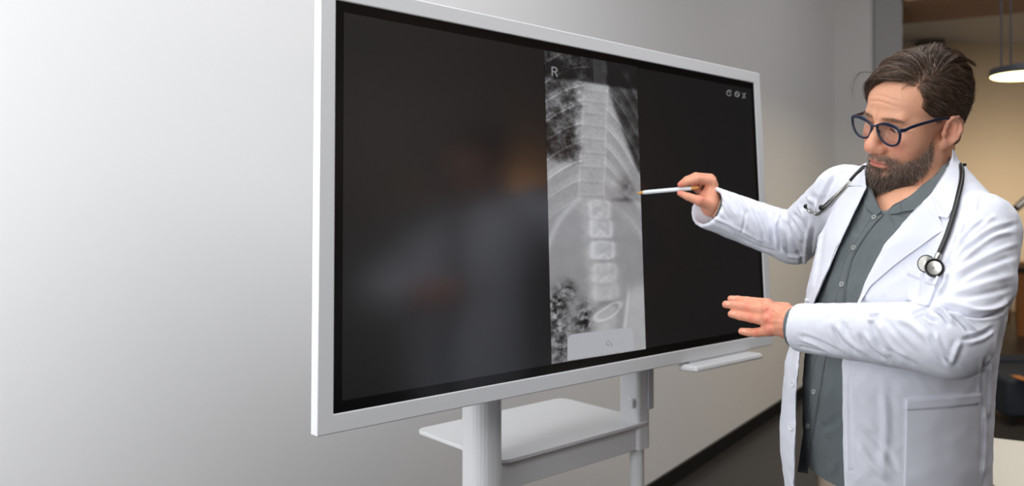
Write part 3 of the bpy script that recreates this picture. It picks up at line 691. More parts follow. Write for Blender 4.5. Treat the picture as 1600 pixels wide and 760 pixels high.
def cloth_noise(V, seed, amp):
    R_ = np.random.default_rng(seed); o = np.zeros(len(V)); wv = V+.012*np.sin(V[:, [1, 2, 0]]*23+1.3)
    for k in range(16):
        d = R_.normal(0, 1, 3); d /= np.linalg.norm(d); f_ = R_.uniform(45, 170); s = np.sin(wv@d*f_+R_.uniform(0, 6.28)); o += (1-np.abs(s)*1.6)*(60/f_)**.7
    return o*amp/4
def shirt_sd(p):
    d = torso(p, .004); d = smin(d, traps(p, .052, .050), .03); r_, t_ = neck_r(p)
    d = smin(d, smax(r_-.0685, t_-.092, .004), .012)
    d = smax(d, -(smax(pxw(p, VNECK), -front(p, -.02), .004)), .003)
    d = smax(d, -cap(p, NB+NAX*.06, NB+NAX*.2, .064, .064), .003)
    hem = .925-.02*((p-MID.astype(np.float32))@LA.astype(np.float32))
    return smax(d, hem-p[:, 2], .004)
sv, sf = surface_net(shirt_sd, (MID[0]-.45, MID[1]-.42, .93), (MID[0]+.30, MID[1]+.50, 1.62), .0035)
sv = relax(sv, sf, 2); sv = sv+v_normals(sv, sf)*cloth_noise(sv, 5, .0009)[:, None]
sv = strokes(sv, sf, [
 ([(1393, 335), (1402, 352), (1398, 372)], 4, .0025), ([(1405, 335), (1415, 345), (1412, 365)], 3, -.002), ([(1345, 330), (1338, 352), (1340, 372)], 4, -.0025), ([(1352, 318), (1350, 345)], 3, .002),
 ([(1330, 372), (1310, 430), (1300, 476)], 4, -.002), ([(1320, 375), (1302, 425), (1290, 470)], 4, .002), ([(1365, 372), (1345, 420), (1335, 460)], 5, .0018), ([(1352, 390), (1338, 430)], 4, -.0015),
 ([(1302, 590), (1292, 640), (1300, 700)], 7, .002), ([(1310, 650), (1296, 665), (1280, 668)], 6, -.003), ([(1255, 570), (1252, 640)], 3, -.002), ([(1300, 680), (1285, 730)], 6, -.002), ([(1266, 700), (1258, 735)], 4, -.0025), ([(1250, 660), (1252, 700), (1248, 735)], 3, .002),
 ([(1310, 715), (1296, 745)], 5, .002)], vis=.05)
m_shirt = mat('grey_shirt_cloth', (95, 102, 104), .85, spec=.2, bump=(900, .25, .0008), noise=(60, .05), sheen=.15)
shirt = np_mesh('shirt', sv, sf, m_shirt, person); shirt['label'] = 'grey buttoned shirt'
shirt_tree = bvh_of(sv, sf)
allv = np.concatenate([sv, hv]); allf = np.concatenate([sf, hf+len(sv)]); sh_tree = bvh_of(allv, np.concatenate([sf, nkf+len(sv)]))

def resample(pts, n):
    c = np.array(pts, float); s = np.r_[0, np.cumsum(np.linalg.norm(np.diff(c, axis=0), axis=1))]; t = np.linspace(0, s[-1], n)
    return np.stack([np.interp(t, s, c[:, k]) for k in range(c.shape[1])], 1)
def patch(name, A, B, tree, lift, m, parent, nu=30, nv=10, thick=.0025, sm=2, curve=0, label=None, maxjump=.05, back=.003):
    """thin cloth piece between the two seen outlines A and B, laid over the surface below, with its own thickness"""
    A, B = resample(A, nu), resample(B, nu); Z = np.zeros((nu, nv, 3)); ok = np.zeros((nu, nv), bool); G_ = np.zeros((nu, nv, 2))
    for i in range(nu):
        for j in range(nv):
            q = A[i]*(1-j/(nv-1))+B[i]*(j/(nv-1)); G_[i, j] = q[:2]; h_ = hit(tree, q[0], q[1])
            if h_ is not None: Z[i, j] = h_; ok[i, j] = True
    dep = Z[:, :, 1]; med = np.median(dep[ok]) if ok.any() else 1.5
    for _ in range(60):
        if ok.all(): break
        bad = np.argwhere(~ok); new = []
        for i, j in bad:
            nb_ = [(i+a, j+b) for a, b in ((1, 0), (-1, 0), (0, 1), (0, -1)) if 0 <= i+a < nu and 0 <= j+b < nv and ok[i+a, j+b]]
            if nb_: new.append((i, j, np.mean([dep[q] for q in nb_])))
        for i, j, v in new: dep[i, j] = v; ok[i, j] = True
    for _ in range(sm):
        g = dep.copy(); g[1:-1] = (dep[2:]+dep[:-2]+2*dep[1:-1])/4; g[:, 1:-1] = (g[:, 2:]+g[:, :-2]+2*g[:, 1:-1])/4; dep = g
    Wp = np.stack([(G_[:, :, 0]-CX)/FPX*dep, dep, CAMZ+(CY-G_[:, :, 1])/FPX*dep], -1)
    du = np.gradient(Wp, axis=0); dv = np.gradient(Wp, axis=1); N_ = np.cross(du, dv); N_ /= np.maximum(np.linalg.norm(N_, axis=2), 1e-9)[:, :, None]
    vd = Wp-np.array([0, 0, CAMZ]); s_ = np.sign((N_*vd).sum(2)); N_ *= -s_[:, :, None]
    # keep the outline where it is seen: lift towards the camera, which leaves the outline unchanged
    V_ = -vd/np.linalg.norm(vd, axis=2)[:, :, None]
    u_ = np.linspace(0, 1, nu)[:, None]; v_ = np.linspace(0, 1, nv)[None]; lf_ = lift(u_, v_)+0*u_*v_ if callable(lift) else lift+0*u_*v_
    top = Wp+V_*lf_[:, :, None]; bot = Wp+V_*(lf_-thick)[:, :, None] if back is None else Wp-V_*back
    rim = [(i, 0) for i in range(nu)]+[(nu-1, j) for j in range(1, nv)]+[(i, nv-1) for i in range(nu-2, -1, -1)]+[(0, j) for j in range(nv-2, 0, -1)]
    V = list(top.reshape(-1, 3)); F = [(i*nv+j, (i+1)*nv+j, (i+1)*nv+j+1, i*nv+j+1) for i in range(nu-1) for j in range(nv-1)]
    if s_.mean() > 0: F = [f[::-1] for f in F]
    # rounded rim then straight down
    k0 = len(V); n = len(rim)
    for (i, j) in rim: V.append(top[i, j]-V_[i, j]*min(thick*.5, .001)+0)
    k1 = len(V)
    for (i, j) in rim: V.append(bot[i, j])
    for a in range(n):
        b = (a+1) % n; ia, ib = rim[a][0]*nv+rim[a][1], rim[b][0]*nv+rim[b][1]
        F.append((ia, ib, k0+b, k0+a)); F.append((k0+a, k0+b, k1+b, k1+a))
    return_obj = np_mesh(name, np.array(V), np.array(F), m, parent)
    if label: return_obj['label'] = label
    return return_obj
def seam(name, pts, tree, r, m, parent, lift=.0005, n=6):
    q = [hit(tree, *p) for p in catmull(pts, n)]; q = [p for p in q if p is not None]
    if len(q) < 2: return
    q = [p+(np.array([0, 0, CAMZ])-p)/np.linalg.norm(p-np.array([0, 0, CAMZ]))*lift for p in q]
    return MB().tube(q, r, 6).build(name, m, parent, smooth=True)
# placket and shirt buttons
patch('placket', [(1366, 333), (1353, 352), (1332, 384), (1319, 410), (1311, 438), (1304, 480), (1290, 520), (1273, 564), (1267, 597), (1259, 657), (1253, 689), (1246, 738)],
      [(1381, 334), (1362, 356), (1343, 384), (1331.6, 404), (1323, 438), (1319, 480), (1302, 520), (1289, 561), (1283, 607), (1273, 664), (1266, 712), (1262, 741)], shirt_tree, .0022, m_shirt, shirt, nu=90, nv=8, sm=3)
m_thread = mat('dark_grey_thread', (66, 72, 73), .9)
for off in (0,):
    seam('stitching', [(1379, 337), (1360, 357), (1341, 385), (1329.8, 405), (1321, 439), (1316.5, 478)], shirt_tree, .0004, m_thread, shirt, .0026)
    seam('stitching', [(1286.5, 565), (1281, 607), (1271, 664), (1264, 715)], shirt_tree, .0004, m_thread, shirt, .0026)
m_sbut = mat('grey_button', (150, 154, 152), .35, coat=.3); m_bhole = mat('button_thread', (58, 62, 62), .8)
def button(px, py, r, tree, m, mh, parent, lift=.003, name='button'):
    q = hit(tree, px, py)
    if q is None: return
    h1, h2_ = hit(tree, px+4, py), hit(tree, px, py+4)
    nrm_ = FA*.8+np.array([0, -.5, 0]) if h1 is None or h2_ is None else np.cross(h1-q, h2_-q)
    nrm_ = nrm_/np.linalg.norm(nrm_); v = np.array([0, 0, CAMZ])-q; v /= np.linalg.norm(v)
    if nrm_@v < 0: nrm_ = -nrm_
    nrm_ = nrm_*.7+v*.3; nrm_ /= np.linalg.norm(nrm_)
    b_ = MB().lathe(q+nrm_*lift, nrm_, [(0, -.002), (r, -.002), (r, .0008), (r*.88, .0014), (r*.70, .0012), (r*.6, .0005), (0, .0004)], 24).build(name, m, parent, smooth=True)
    u = np.cross(nrm_, (0, 0, 1)); u /= np.linalg.norm(u); w_ = np.cross(nrm_, u); mb = MB()
    for a in (-1, 1):
        for b in (-1, 1): mb.lathe(q+nrm_*(lift+.0004)+u*a*r*.24+w_*b*r*.24, nrm_, [(r*.13, 0), (r*.13, .0003), (0, .0004)], 8)
    mb.tube([q+nrm_*(lift+.0009)+(u+w_)*r*.25, q+nrm_*(lift+.0009)-(u+w_)*r*.25], r*.07, 6)
    mb.build('button_holes', mh, b_)
for (x_, y_) in ((1367, 340.5), (1335.5, 388), (1316.5, 445), (1273.5, 612.5), (1264.6, 666)): button(x_, y_, .0052, shirt_tree, m_sbut, m_bhole, shirt, .0035)
# shirt collar: two turned-down leaves on the neck band
patch('collar', [(1479, 240), (1476, 252), (1468, 266), (1454, 281), (1436, 293.5), (1420, 307), (1406, 316)], [(1485, 246), (1484, 262), (1472, 283), (1458, 300), (1444, 316), (1430, 328), (1409, 331)],
      sh_tree, lambda u, v: .0085-.003*v, m_shirt, shirt, nu=44, nv=12, sm=4, label='turned-down grey collar leaf')
patch('collar', [(1406, 316), (1400, 318), (1394, 322), (1388, 330)], [(1409, 331), (1404, 333), (1398, 334), (1391, 335)], sh_tree, lambda u, v: .004+0*v, m_shirt, shirt, nu=12, nv=6, sm=2)
patch('collar', [(1349, 268), (1352, 283), (1359, 296), (1364, 306), (1371, 320), (1377, 331)], [(1344, 290), (1346, 305), (1350, 318), (1355, 327), (1363, 334), (1371, 337)],
      sh_tree, lambda u, v: .007-.003*v, m_shirt, shirt, nu=30, nv=10, sm=4, label='turned-down grey collar leaf')
# trousers and shoes
m_trouser = mat('beige_trousers', (168, 152, 134), .8, bump=(500, .2, .0006))
def trouser_sd(p): return smax(smin(legs_sd(p, .012), smax(torso(p, -.008), p[:, 2]-1.0, .02), .03), .055-p[:, 2], .01)
tv, tf = surface_net(lambda p: trouser_sd(p), (MID[0]-.4, MID[1]-.4, .03), (MID[0]+.3, MID[1]+.35, 1.03), .009)
np_mesh('trousers', relax(tv, tf, 2), tf, m_trouser, person)
m_shoe = mat('dark_brown_shoe', (52, 38, 30), .4)
for s in (-1, 1):
    a_ = HIP+LA*s*.11-FA*.02
    def shoe_sd(p, a_=a_, s=s): return smax(smin(cap(p, a_+np.array([0, 0, .05])-FA*.03, a_+FA*.15+LA*s*.02+np.array([0, 0, .035]), .048, .040), cap(p, a_+np.array([0, 0, .05]), a_+np.array([0, 0, .10]), .05, .048), .02), .002-p[:, 2], .006)
    v_, f_ = surface_net(shoe_sd, (a_[0]-.28, a_[1]-.22, -.01), (a_[0]+.14, a_[1]+.14, .16), .007); np_mesh('shoe', v_, f_, m_shoe, person)

# ------------------------------------------------------------------ white coat
OPEN = [(1238, 1100), (1241, 760), (1243, 689), (1244, 614), (1250, 552), (1271, 478), (1316, 373), (1354, 294), (1351, 262), (1351, 225), (1486, 215), (1486, 236), (1482, 260), (1455, 302), (1420, 338), (1382, 382), (1357, 429), (1338, 478), (1316, 566), (1318, 700), (1320, 760), (1330, 1100)]
CR, CL = P(1105, 323, 2.035), P(1247, 512, 1.438)          # sleeve ends
fr_ = (CR-ER)/np.linalg.norm(CR-ER); ncr = fr_*.82+np.array([-.05, -.55, .0])+np.array([0, 0, .10]); ncr /= np.linalg.norm(ncr)
fl_ = (CL-EL)/np.linalg.norm(CL-EL); ncl = fl_+np.array([0, .12, 0]); ncl /= np.linalg.norm(ncl)
f32 = lambda a: np.asarray(a, np.float32)
def coat_sd(p):
    z = p[:, 2]; q = p-f32(MID); l = q@f32(LA); sx = q[:, 0]/.2; g = .020+.022*np.clip((1.26-z)/.12, 0, 1)*np.clip(-sx, 0, 1)+.014*np.clip((1.10-z)/.15, 0, 1)*np.clip(-sx, 0, 1)-.006*np.clip((1.25-z)/.1, 0, 1)*np.clip(sx, 0, 1)
    d = torso(p, .020)-(g-.020)
    d = smin(d, traps(p, .060, .062), .035)
    r_, t_ = neck_r(p); fr2 = q@f32(FA)
    band = np.abs(r_-(.079-.03*np.clip(.05-t_, 0, 1)))-.0048; ctop = .100
    d = smin(d, smax(band, smax(t_-ctop, -.02-t_, .004), .004), .012)
    d = smax(d, -cap(p, NB+NAX*.030, NB+NAX*.25, .0745, .0745), .005)
    op = smax(pxw(p, OPEN), -front(p, -.035), .003); 
    d = smax(d, -op, .0025)
    # right sleeve
    a1 = cap(p, SR, ER, .070, .062); a2 = cap(p, ER, CR+fr_*.08, .0625, .0525)
    s_ = smin(a1, a2, .02); s_ = smax(s_, (p-f32(CR))@f32(ncr), .0015); s_ = smax(s_, -cap(p, CR-fr_*.11, CR+fr_*.1, .042, .0490), .003)
    d = smin(d, s_, .022)
    AM = P(1514, 440, 1.36); b1 = smin(cap(p, SL, AM, .069, .073), cap(p, AM, EL, .073, .060), .01); b2 = cap(p, EL, CL+fl_*.08, .060, .038)
    s_ = smin(b1, b2, .018); s_ = smax(s_, (p-f32(CL))@f32(ncl), .0015); s_ = smax(s_, -cap(p, CL-fl_*.06, CL+fl_*.1, .036, .0355), .003)
    d = smin(d, s_, .010)
    return smax(d, .60-z, .004)
cv_, cf_ = surface_net(coat_sd, (MID[0]-.50, MID[1]-.48, .58), (MID[0]+.34, MID[1]+.62, 1.64), .0029)
cv_ = relax(cv_, cf_, 2)
cv_ = cv_+v_normals(cv_, cf_)*cloth_noise(cv_, 3, .0011)[:, None]
K = -1
cst = [ # right sleeve
 ([(1115, 346), (1139, 357), (1155, 371), (1186, 386), (1210, 393)], 2.6, -.0032), ([(1108, 338), (1135, 349), (1160, 362), (1190, 378)], 3, .002),
 ([(1140, 304), (1152, 318), (1163, 336)], 3.5, -.0045), ([(1147, 303), (1160, 318), (1170, 332)], 3, .003), ([(1159, 365), (1163, 348), (1165, 330)], 2.5, -.0035),
 ([(1175, 323), (1187, 349), (1196, 377)], 3.5, -.005), ([(1183, 322), (1196, 349), (1204, 380)], 3, .004), ([(1196, 326), (1206, 353), (1212, 382)], 3, -.004), ([(1203, 326), (1212, 350), (1216, 378)], 2.5, .003),
 ([(1221, 329), (1217, 359), (1220, 392)], 3, -.010), ([(1227, 326), (1224, 359), (1228, 398)], 2.6, .007), ([(1213, 331), (1211, 345)], 2.5, -.003),
 ([(1228, 348), (1236, 372), (1250, 398)], 3, -.007), ([(1236, 345), (1246, 366), (1258, 388)], 3, .005), ([(1240, 333), (1252, 350), (1262, 372)], 3, -.005), ([(1248, 322), (1258, 340), (1266, 362)], 3.5, .004),
 ([(1230, 400), (1245, 402), (1256, 400)], 3, .003), ([(1124, 318), (1133, 333), (1146, 348)], 3.5, -.003), ([(1129, 306), (1140, 324), (1152, 340)], 3, .0025), ([(1170, 350), (1178, 366), (1188, 380)], 3, .002),
 ([(1126, 303), (1124, 322), (1108, 343)], 1.4, -.0012),
 ([(1262, 306), (1272, 322), (1270, 344)], 3.5, .004), ([(1290, 276), (1277, 296), (1271, 318), (1268, 350)], 4, -.0055), ([(1301, 272), (1290, 292), (1280, 312)], 4, .004), ([(1258, 318), (1262, 340), (1262, 365)], 3, -.005),
 ([(1310, 268), (1296, 292), (1284, 322)], 3.5, -.003), ([(1318, 262), (1312, 274)], 3, .002),
 # right front
 ([(1263, 350), (1258, 400), (1250, 470)], 4, .0045), ([(1272, 350), (1266, 400), (1258, 465)], 3.5, -.004), ([(1282, 352), (1277, 400), (1268, 450)], 3.5, .003), ([(1252, 400), (1252, 430)], 3, -.004),
 # left chest, shoulder and upper arm
 ([(1545, 340), (1520, 359), (1500, 384), (1488, 404)], 3.5, -.0055), ([(1556, 338), (1530, 350), (1508, 372)], 4, .0035), ([(1590, 350), (1556, 360), (1530, 376), (1505, 396)], 4, -.005), ([(1588, 362), (1555, 370), (1528, 388), (1500, 410)], 4, .0035),
 ([(1500, 368), (1488, 393), (1478, 417)], 3, -.0045), ([(1507, 348), (1500, 366)], 3, .003), ([(1494, 364), (1486, 382)], 2.5, .003), ([(1520, 300), (1516, 325), (1506, 345)], 4, -.0025), ([(1528, 306), (1524, 328)], 4, .002),
 ([(1592, 380), (1560, 392), (1515, 414), (1484, 432)], 5, .003), ([(1590, 398), (1555, 410), (1520, 425), (1490, 445)], 5, -.003), ([(1586, 430), (1550, 440), (1510, 452), (1478, 462)], 6, .003), ([(1584, 448), (1545, 458), (1500, 466)], 5, -.003),
 ([(1474, 418), (1469, 440), (1458, 464), (1449, 481)], 3, -.011), ([(1481, 424), (1476, 445), (1466, 463)], 3, .005),
 ([(1583, 462), (1560, 480), (1530, 486), (1500, 478), (1470, 470)], 4.5, .005), ([(1578, 478), (1550, 492), (1520, 494), (1490, 484), (1458, 476)], 3.5, -.0055),
 ([(1455, 482), (1470, 492), (1482, 510)], 2.8, -.006), ([(1462, 478), (1478, 490), (1492, 508)], 3, .004), ([(1486, 492), (1500, 503), (1516, 521)], 3, -.005), ([(1494, 490), (1510, 504), (1526, 518)], 3, .0035),
 ([(1504, 531), (1530, 524), (1552, 512)], 3.5, -.005), ([(1512, 538), (1536, 530), (1550, 520)], 3, .002), ([(1452, 522), (1460, 546), (1476, 570)], 4, -.004), ([(1462, 520), (1470, 545), (1484, 568)], 4, .004), ([(1500, 534), (1493, 550), (1486, 570)], 5, .005), ([(1445, 486), (1450, 496), (1462, 502)], 3, -.005),
 ([(1424, 492), (1440, 486), (1450, 484)], 2.6, -.006),
 # left forearm
 ([(1300, 512), (1314, 535), (1342, 557)], 4, -.0045), ([(1308, 508), (1324, 530), (1352, 552)], 3.5, .003), ([(1342, 524), (1356, 545), (1388, 567)], 4, -.0045), ([(1350, 518), (1366, 540), (1396, 560)], 3.5, .003),
 ([(1360, 502), (1374, 540), (1402, 566)], 4.5, -.004), ([(1370, 502), (1388, 534), (1416, 560)], 4, .0035), ([(1357, 492), (1364, 494), (1374, 493)], 2.5, -.0055), ([(1356, 500), (1366, 502)], 3, .003), ([(1388, 546), (1410, 560), (1430, 572)], 4, -.003),
 ([(1248, 524), (1276, 533), (1320, 555)], 3.5, -.0028), ([(1250, 530), (1280, 541), (1316, 560)], 3, .002), ([(1248, 541), (1268, 546), (1290, 552)], 2.2, -.002), ([(1316, 503), (1325, 520)], 4, -.002), ([(1290, 496), (1300, 488), (1312, 482)], 4, .0015), ([(1256, 480), (1256, 512), (1254, 545)], 1.3, -.0007),
 ([(1400, 498), (1425, 508), (1448, 530)], 6, .003), ([(1380, 495), (1400, 520), (1428, 552)], 5, -.002),
 # lower left front
 ([(1540, 560), (1534, 600), (1536, 650)], 3, -.004), ([(1546, 560), (1545, 610), (1546, 650)], 3, .004), ([(1533, 620), (1531, 690), (1528, 755)], 2, -.003), ([(1539, 640), (1538, 700), (1534, 755)], 2.5, .003),
 ([(1340, 690), (1360, 722), (1390, 752)], 7, .0025), ([(1350, 670), (1380, 700), (1405, 740)], 7, -.0025), ([(1380, 600), (1384, 660), (1380, 740)], 8, .002), ([(1326, 585), (1333, 590), (1340, 588)], 1.3, -.001), ([(1324, 661), (1332, 662.5), (1340, 660)], 1.3, -.0012), ([(1322, 735), (1330, 736), (1338, 734)], 1.3, -.0012),
 ([(1323, 580), (1324, 660), (1326, 755)], 1.6, .0012), ([(1334, 540), (1329, 600), (1331, 700), (1333, 755)], 1.3, -.0008),
]
cst = [(a_, b_*.85, c_*(.95 if a_[0][0] > 1478 and b_ >= 4 else 1.3)) for a_, b_, c_ in cst]
cv_ = strokes(cv_, cf_, cst)
m_coat = mat('white_coat_cloth', (220, 222, 232), .8, spec=.2, bump=(700, .12, .0006), noise=(5, .01), sheen=.1)
coat = np_mesh('lab_coat', cv_, cf_, m_coat, person); coat['label'] = 'open white lab coat with notched lapels'
coat_tree = bvh_of(cv_, cf_)
# lapels and collar leaves
patch('lapel', [(1455, 302), (1440, 318), (1420, 338), (1400, 360), (1382, 382), (1369, 405), (1357, 429), (1347, 455), (1337, 480)],
      [(1466, 338), (1475, 359), (1456, 371), (1436, 386), (1416, 400), (1398, 414), (1378, 431), (1360, 447), (1338, 482)], coat_tree, lambda u, v: .0075-.003*v, m_coat, coat, nu=70, nv=20, sm=6)
patch('coat_collar', [(1488, 233), (1487, 246), (1482, 262), (1470, 280), (1455, 302)], [(1490, 233), (1504, 262), (1500, 290), (1492, 318), (1481, 341), (1466, 338)][:5], coat_tree, lambda u, v: .0075-.002*v, m_coat, coat, nu=44, nv=16, sm=6)
patch('coat_collar', [(1455, 302), (1458, 314), (1462, 326), (1466, 338)], [(1481, 300), (1484, 316), (1483, 330), (1481, 341)], coat_tree, .0058, m_coat, coat, nu=20, nv=10, sm=4)
patch('lapel', [(1354, 292), (1345, 312), (1330, 343), (1316, 373), (1302, 405), (1288, 438), (1274, 473)],
      [(1318, 292), (1304, 316), (1292, 345), (1289, 376), (1286, 408), (1276, 445), (1271, 473)], coat_tree, lambda u, v: .007-.003*v, m_coat, coat, nu=60, nv=14, sm=6)
patch('coat_collar', [(1354, 254), (1354, 270), (1354, 291)], [(1328, 268), (1323, 280), (1320, 291)], coat_tree, lambda u, v: .008-.003*v, m_coat, coat, nu=20, nv=10, sm=5)
# pockets
pk = patch('chest_pocket', [(1417, 414), (1428, 420), (1448, 430), (1466, 434)], [(1416, 470), (1428, 473), (1440, 478), (1452, 480)], coat_tree, .0022, m_coat, coat, nu=24, nv=14, sm=2)
patch('pocket_hem', [(1417, 413), (1428, 419), (1448, 429), (1467, 433)], [(1417, 428), (1428, 433), (1446, 443), (1461, 447)], coat_tree, .004, m_coat, pk, nu=24, nv=5, sm=2)
pk = patch('side_pocket', [(1416, 626), (1450, 624), (1490, 621), (1533, 616)], [(1412, 790), (1450, 792), (1490, 792), (1528, 788)], coat_tree, .0028, m_coat, coat, nu=40, nv=40, sm=2)
patch('pocket_hem', [(1415.5, 625), (1450, 623), (1490, 620), (1534, 615)], [(1415.5, 642), (1450, 640), (1490, 637), (1533, 632)], coat_tree, .0045, m_coat, pk, nu=40, nv=5, sm=2)
m_wbut = mat('white_button', (228, 230, 234), .3, coat=.3); m_wth = mat('white_thread', (190, 192, 198), .8)
for (x_, y_) in ((1262.5, 471), (1239.5, 600), (1237.5, 668)): button(x_, y_, .0065, coat_tree, m_wbut, m_wth, coat, .003)
# shirt cuffs at both wrists
def cuff(wr, d_, r_, off0, off1, ncut):
    o_ = wr+d_*off0; mb = MB(); prof = [(r_-.003, off1-off0), (r_-.002, .0), (r_, -.0005), (r_+.0005, off1-off0)]
    return mb.lathe(o_, d_, prof, 40).build('cuff', m_shirt, shirt, smooth=True)
cuff(CL, fl_, .0350, .0125, -.05, ncl); cuff(CR+np.array([0, 0, .004]), fr_, .0335, -.026, -.09, ncr)
# ------------------------------------------------------------------ hair, beard, eyebrows: real strands
def strand_mesh(name, paths, rad, cols, material, parent, label=None):
    """paths (n,k,3) -> tapered three-sided strands in ONE mesh"""
    n, k, _ = paths.shape; T = np.gradient(paths, axis=1); T /= np.maximum(np.linalg.norm(T, axis=2), 1e-9)[:, :, None]
    ref = np.array([.3, .5, .81]); U = np.cross(T, ref); U /= np.maximum(np.linalg.norm(U, axis=2), 1e-9)[:, :, None]; W_ = np.cross(T, U)
    r = rad[:, None]*np.linspace(1, .25, k)[None]**.8; V = np.zeros((n, k, 3, 3))
    for j in range(3):
        a = 2*math.pi*j/3; V[:, :, j] = paths+(U*math.cos(a)+W_*math.sin(a))*r[:, :, None]
    b = (np.arange(n)*k*3)[:, None, None, None]; i = (np.arange(k-1)*3)[None, :, None, None]; j = np.arange(3)[None, None, :, None]; j2 = (j+1) % 3
    F = np.concatenate([b+i+j, b+i+j2, b+i+3+j2, b+i+3+j], -1).reshape(-1, 4)
    C = np.repeat(cols, k*3, axis=0); o = np_mesh(name, V.reshape(-1, 3), F, material, parent, cols=C)
    o['kind'] = 'stuff'
    if label: o['label'] = label
    return o
m_hair = mat('hair', (70, 50, 38), .42, vcol=True, spec=.45)
hN = v_normals(hv, hf)@HR
def palette(n, cs, ps): c = np.array([lin(x) for x in cs])[RNG.choice(len(cs), n, p=ps)]; return c*RNG.uniform(.75, 1.25, (n, 1))
HC, HRr = np.array([0, -.014, .034]), np.array([.076, .095, .088])
x_, y_, z_ = hq[:, 0], hq[:, 1], hq[:, 2]
yb = np.interp(z_, [-.01, .0, .013, .021, .037, .07, .078, .1], [.016, .020, .026, .042, .054, .051, .060, .2])
top_ok = (z_ > .063+.42*np.abs(x_)) | (y_ < .058)
zb = np.interp(y_, [-.05, -.035, -.028, .012, .02], [-.060, -.045, .016, .014, -.008])
scalp = (y_ < yb) & top_ok & (z_ > zb) & (np.abs(x_) < .0775)
part_z = lambda x, y: (x < -.050-.0*y)                     # below the part on his left
def spread(n, mask, w=None):
    f = hf[mask[hf].all(1)]; q = hq[f]; a = np.linalg.norm(np.cross(q[:, 1]-q[:, 0], q[:, 3]-q[:, 0]), axis=1); ww = a*(1 if w is None else w[f].mean(1)); i = RNG.choice(len(f), n, p=ww/ww.sum())
    u, v = RNG.random((n, 1)), RNG.random((n, 1)); N_ = hN[f[i, 0]]
    return (q[i, 0]*(1-u)+q[i, 1]*u)*(1-v)+(q[i, 3]*(1-u)+q[i, 2]*u)*v, N_
def comb(root):
    """unit-sphere flow direction, volume and length for strands rooted at root"""
    x, y, z = root.T; side = 1/(1+np.exp((x+.052)/.0035)); side = side*(z < .092)+(0)*(z >= .092)
    far = 1/(1+np.exp(-(x-.058)/.006)); back = 1/(1+np.exp((y+.045)/.012))*(z < .085); fr = 1/(1+np.exp(-(y-.012)/.016))
    return side, far, back, fr
def grow(root, k=9, seed=0):
    side, far, back, fr = comb(root); n = len(root); R_ = np.random.default_rng(seed)
    u = (root-HC)/HRr; r0 = np.linalg.norm(u, axis=1); u = u/r0[:, None]
    L_ = np.where(side > .5, .036, .098)*(1-.15*(1-fr))*(1-.35*far)*(1-.25*back)*R_.uniform(.75, 1.1, n)
    L_ = np.where((root[:, 2] < .03) & (side > .5), .012, L_)
    vol = (.0165+.007*np.clip(root[:, 1]/.06, 0, 1)+.004*np.sin(np.clip((root[:, 1]+.05)/.1, 0, 1)*3.14))*(1-side)*(1+.15*far)*(1-.3*back)+side*(.0035+.007*np.clip((root[:, 2]-.02)/.06, 0, 1))+.004*back
    vol = vol*R_.uniform(.15, 1., n)**.6; P_ = np.zeros((n, k, 3)); P_[:, 0] = root; base = (r0-1)*.085
    for s in range(1, k):
        t = s/(k-1)
        dF = np.stack([np.full(n, 1.), np.full(n, .10), np.full(n, .12)], 1)+np.array([-.1, .25, -.75])*t       # front lock: across and forward, then falling
        dB = np.stack([np.full(n, .10), np.full(n, -1.), np.full(n, .0)], 1)+np.array([0, 0, -.5])*t
        dS = np.stack([np.zeros(n), np.full(n, -.85), np.full(n, -.62)], 1)
        d = dF*fr[:, None]+dB*(1-fr)[:, None]; d = d*(1-side)[:, None]+dS*side[:, None]; d = d*(1-far)[:, None]+(dS*.6+np.array([0, .1, -.6]))*far[:, None]
        d = d-u*(d*u).sum(1)[:, None]; d /= np.maximum(np.linalg.norm(d, axis=1), 1e-6)[:, None]
        u = u+d*(L_/.085/(k-1))[:, None]; u /= np.linalg.norm(u, axis=1)[:, None]
        off = vol*(1-np.exp(-t*5))*(1-.25*t*t*(1-side))+base*(1-t)+.0015*t+.016*np.clip(u[:, 0]-.30, 0, 1)*np.clip(u[:, 1]+.1, 0, 1)*(1-side)*t+.006*np.clip(-u[:, 1]-.3, 0, 1)*(1-side)*t
        P_[:, s] = HC+HRr*u*(1+off/.085)[:, None]
    return P_
gr, _ = spread(420, scalp); Gp = grow(gr, seed=1)
def wave(P_, amp, seed):
    R_ = np.random.default_rng(seed); n, k, _ = P_.shape; t = np.linspace(0, 1, k)[None, :, None]; ph = R_.uniform(0, 6.28, (n, 1, 1)); v = R_.normal(0, 1, (n, 1, 3))
    return P_+v*amp*np.sin(ph+t*5)*t
Gp = wave(Gp, .0048, 5)
root, _ = spread(24000, scalp); Pp = grow(root, seed=2)
gi = np.array([np.argmin(((gr-r_)**2).sum(1)) for r_ in root]); sd = comb(root)[0]
tt = np.linspace(0, 1, Pp.shape[1])[None, :, None]; cl = (.76*(1-sd*.7))[:, None, None]*np.minimum(tt*1.6, 1)
Pp = Pp*(1-cl)+(Gp[gi]+(root-gr[gi])[:, None]*(1-.55*tt))*cl
Pp = wave(Pp, .0016, 6)
fly = RNG.random(len(Pp)) < .05; Pp[fly] = wave(Pp[fly], .006, 9)
hc = palette(len(root), [(58, 42, 33), (90, 67, 52), (126, 99, 80), (176, 158, 142)], [.42, .33, .18, .07])
gm = (sd > .5) & (RNG.random(len(sd)) < .30*np.clip((.06-root[:, 2])/.05, 0, 1)); hc[gm] = np.array(lin((142, 124, 110)))
strand_mesh('hair', HO+Pp@HR.T, RNG.uniform(.00018, .00034, len(root)), hc, m_hair, person, 'dark brown side-parted swept hair')
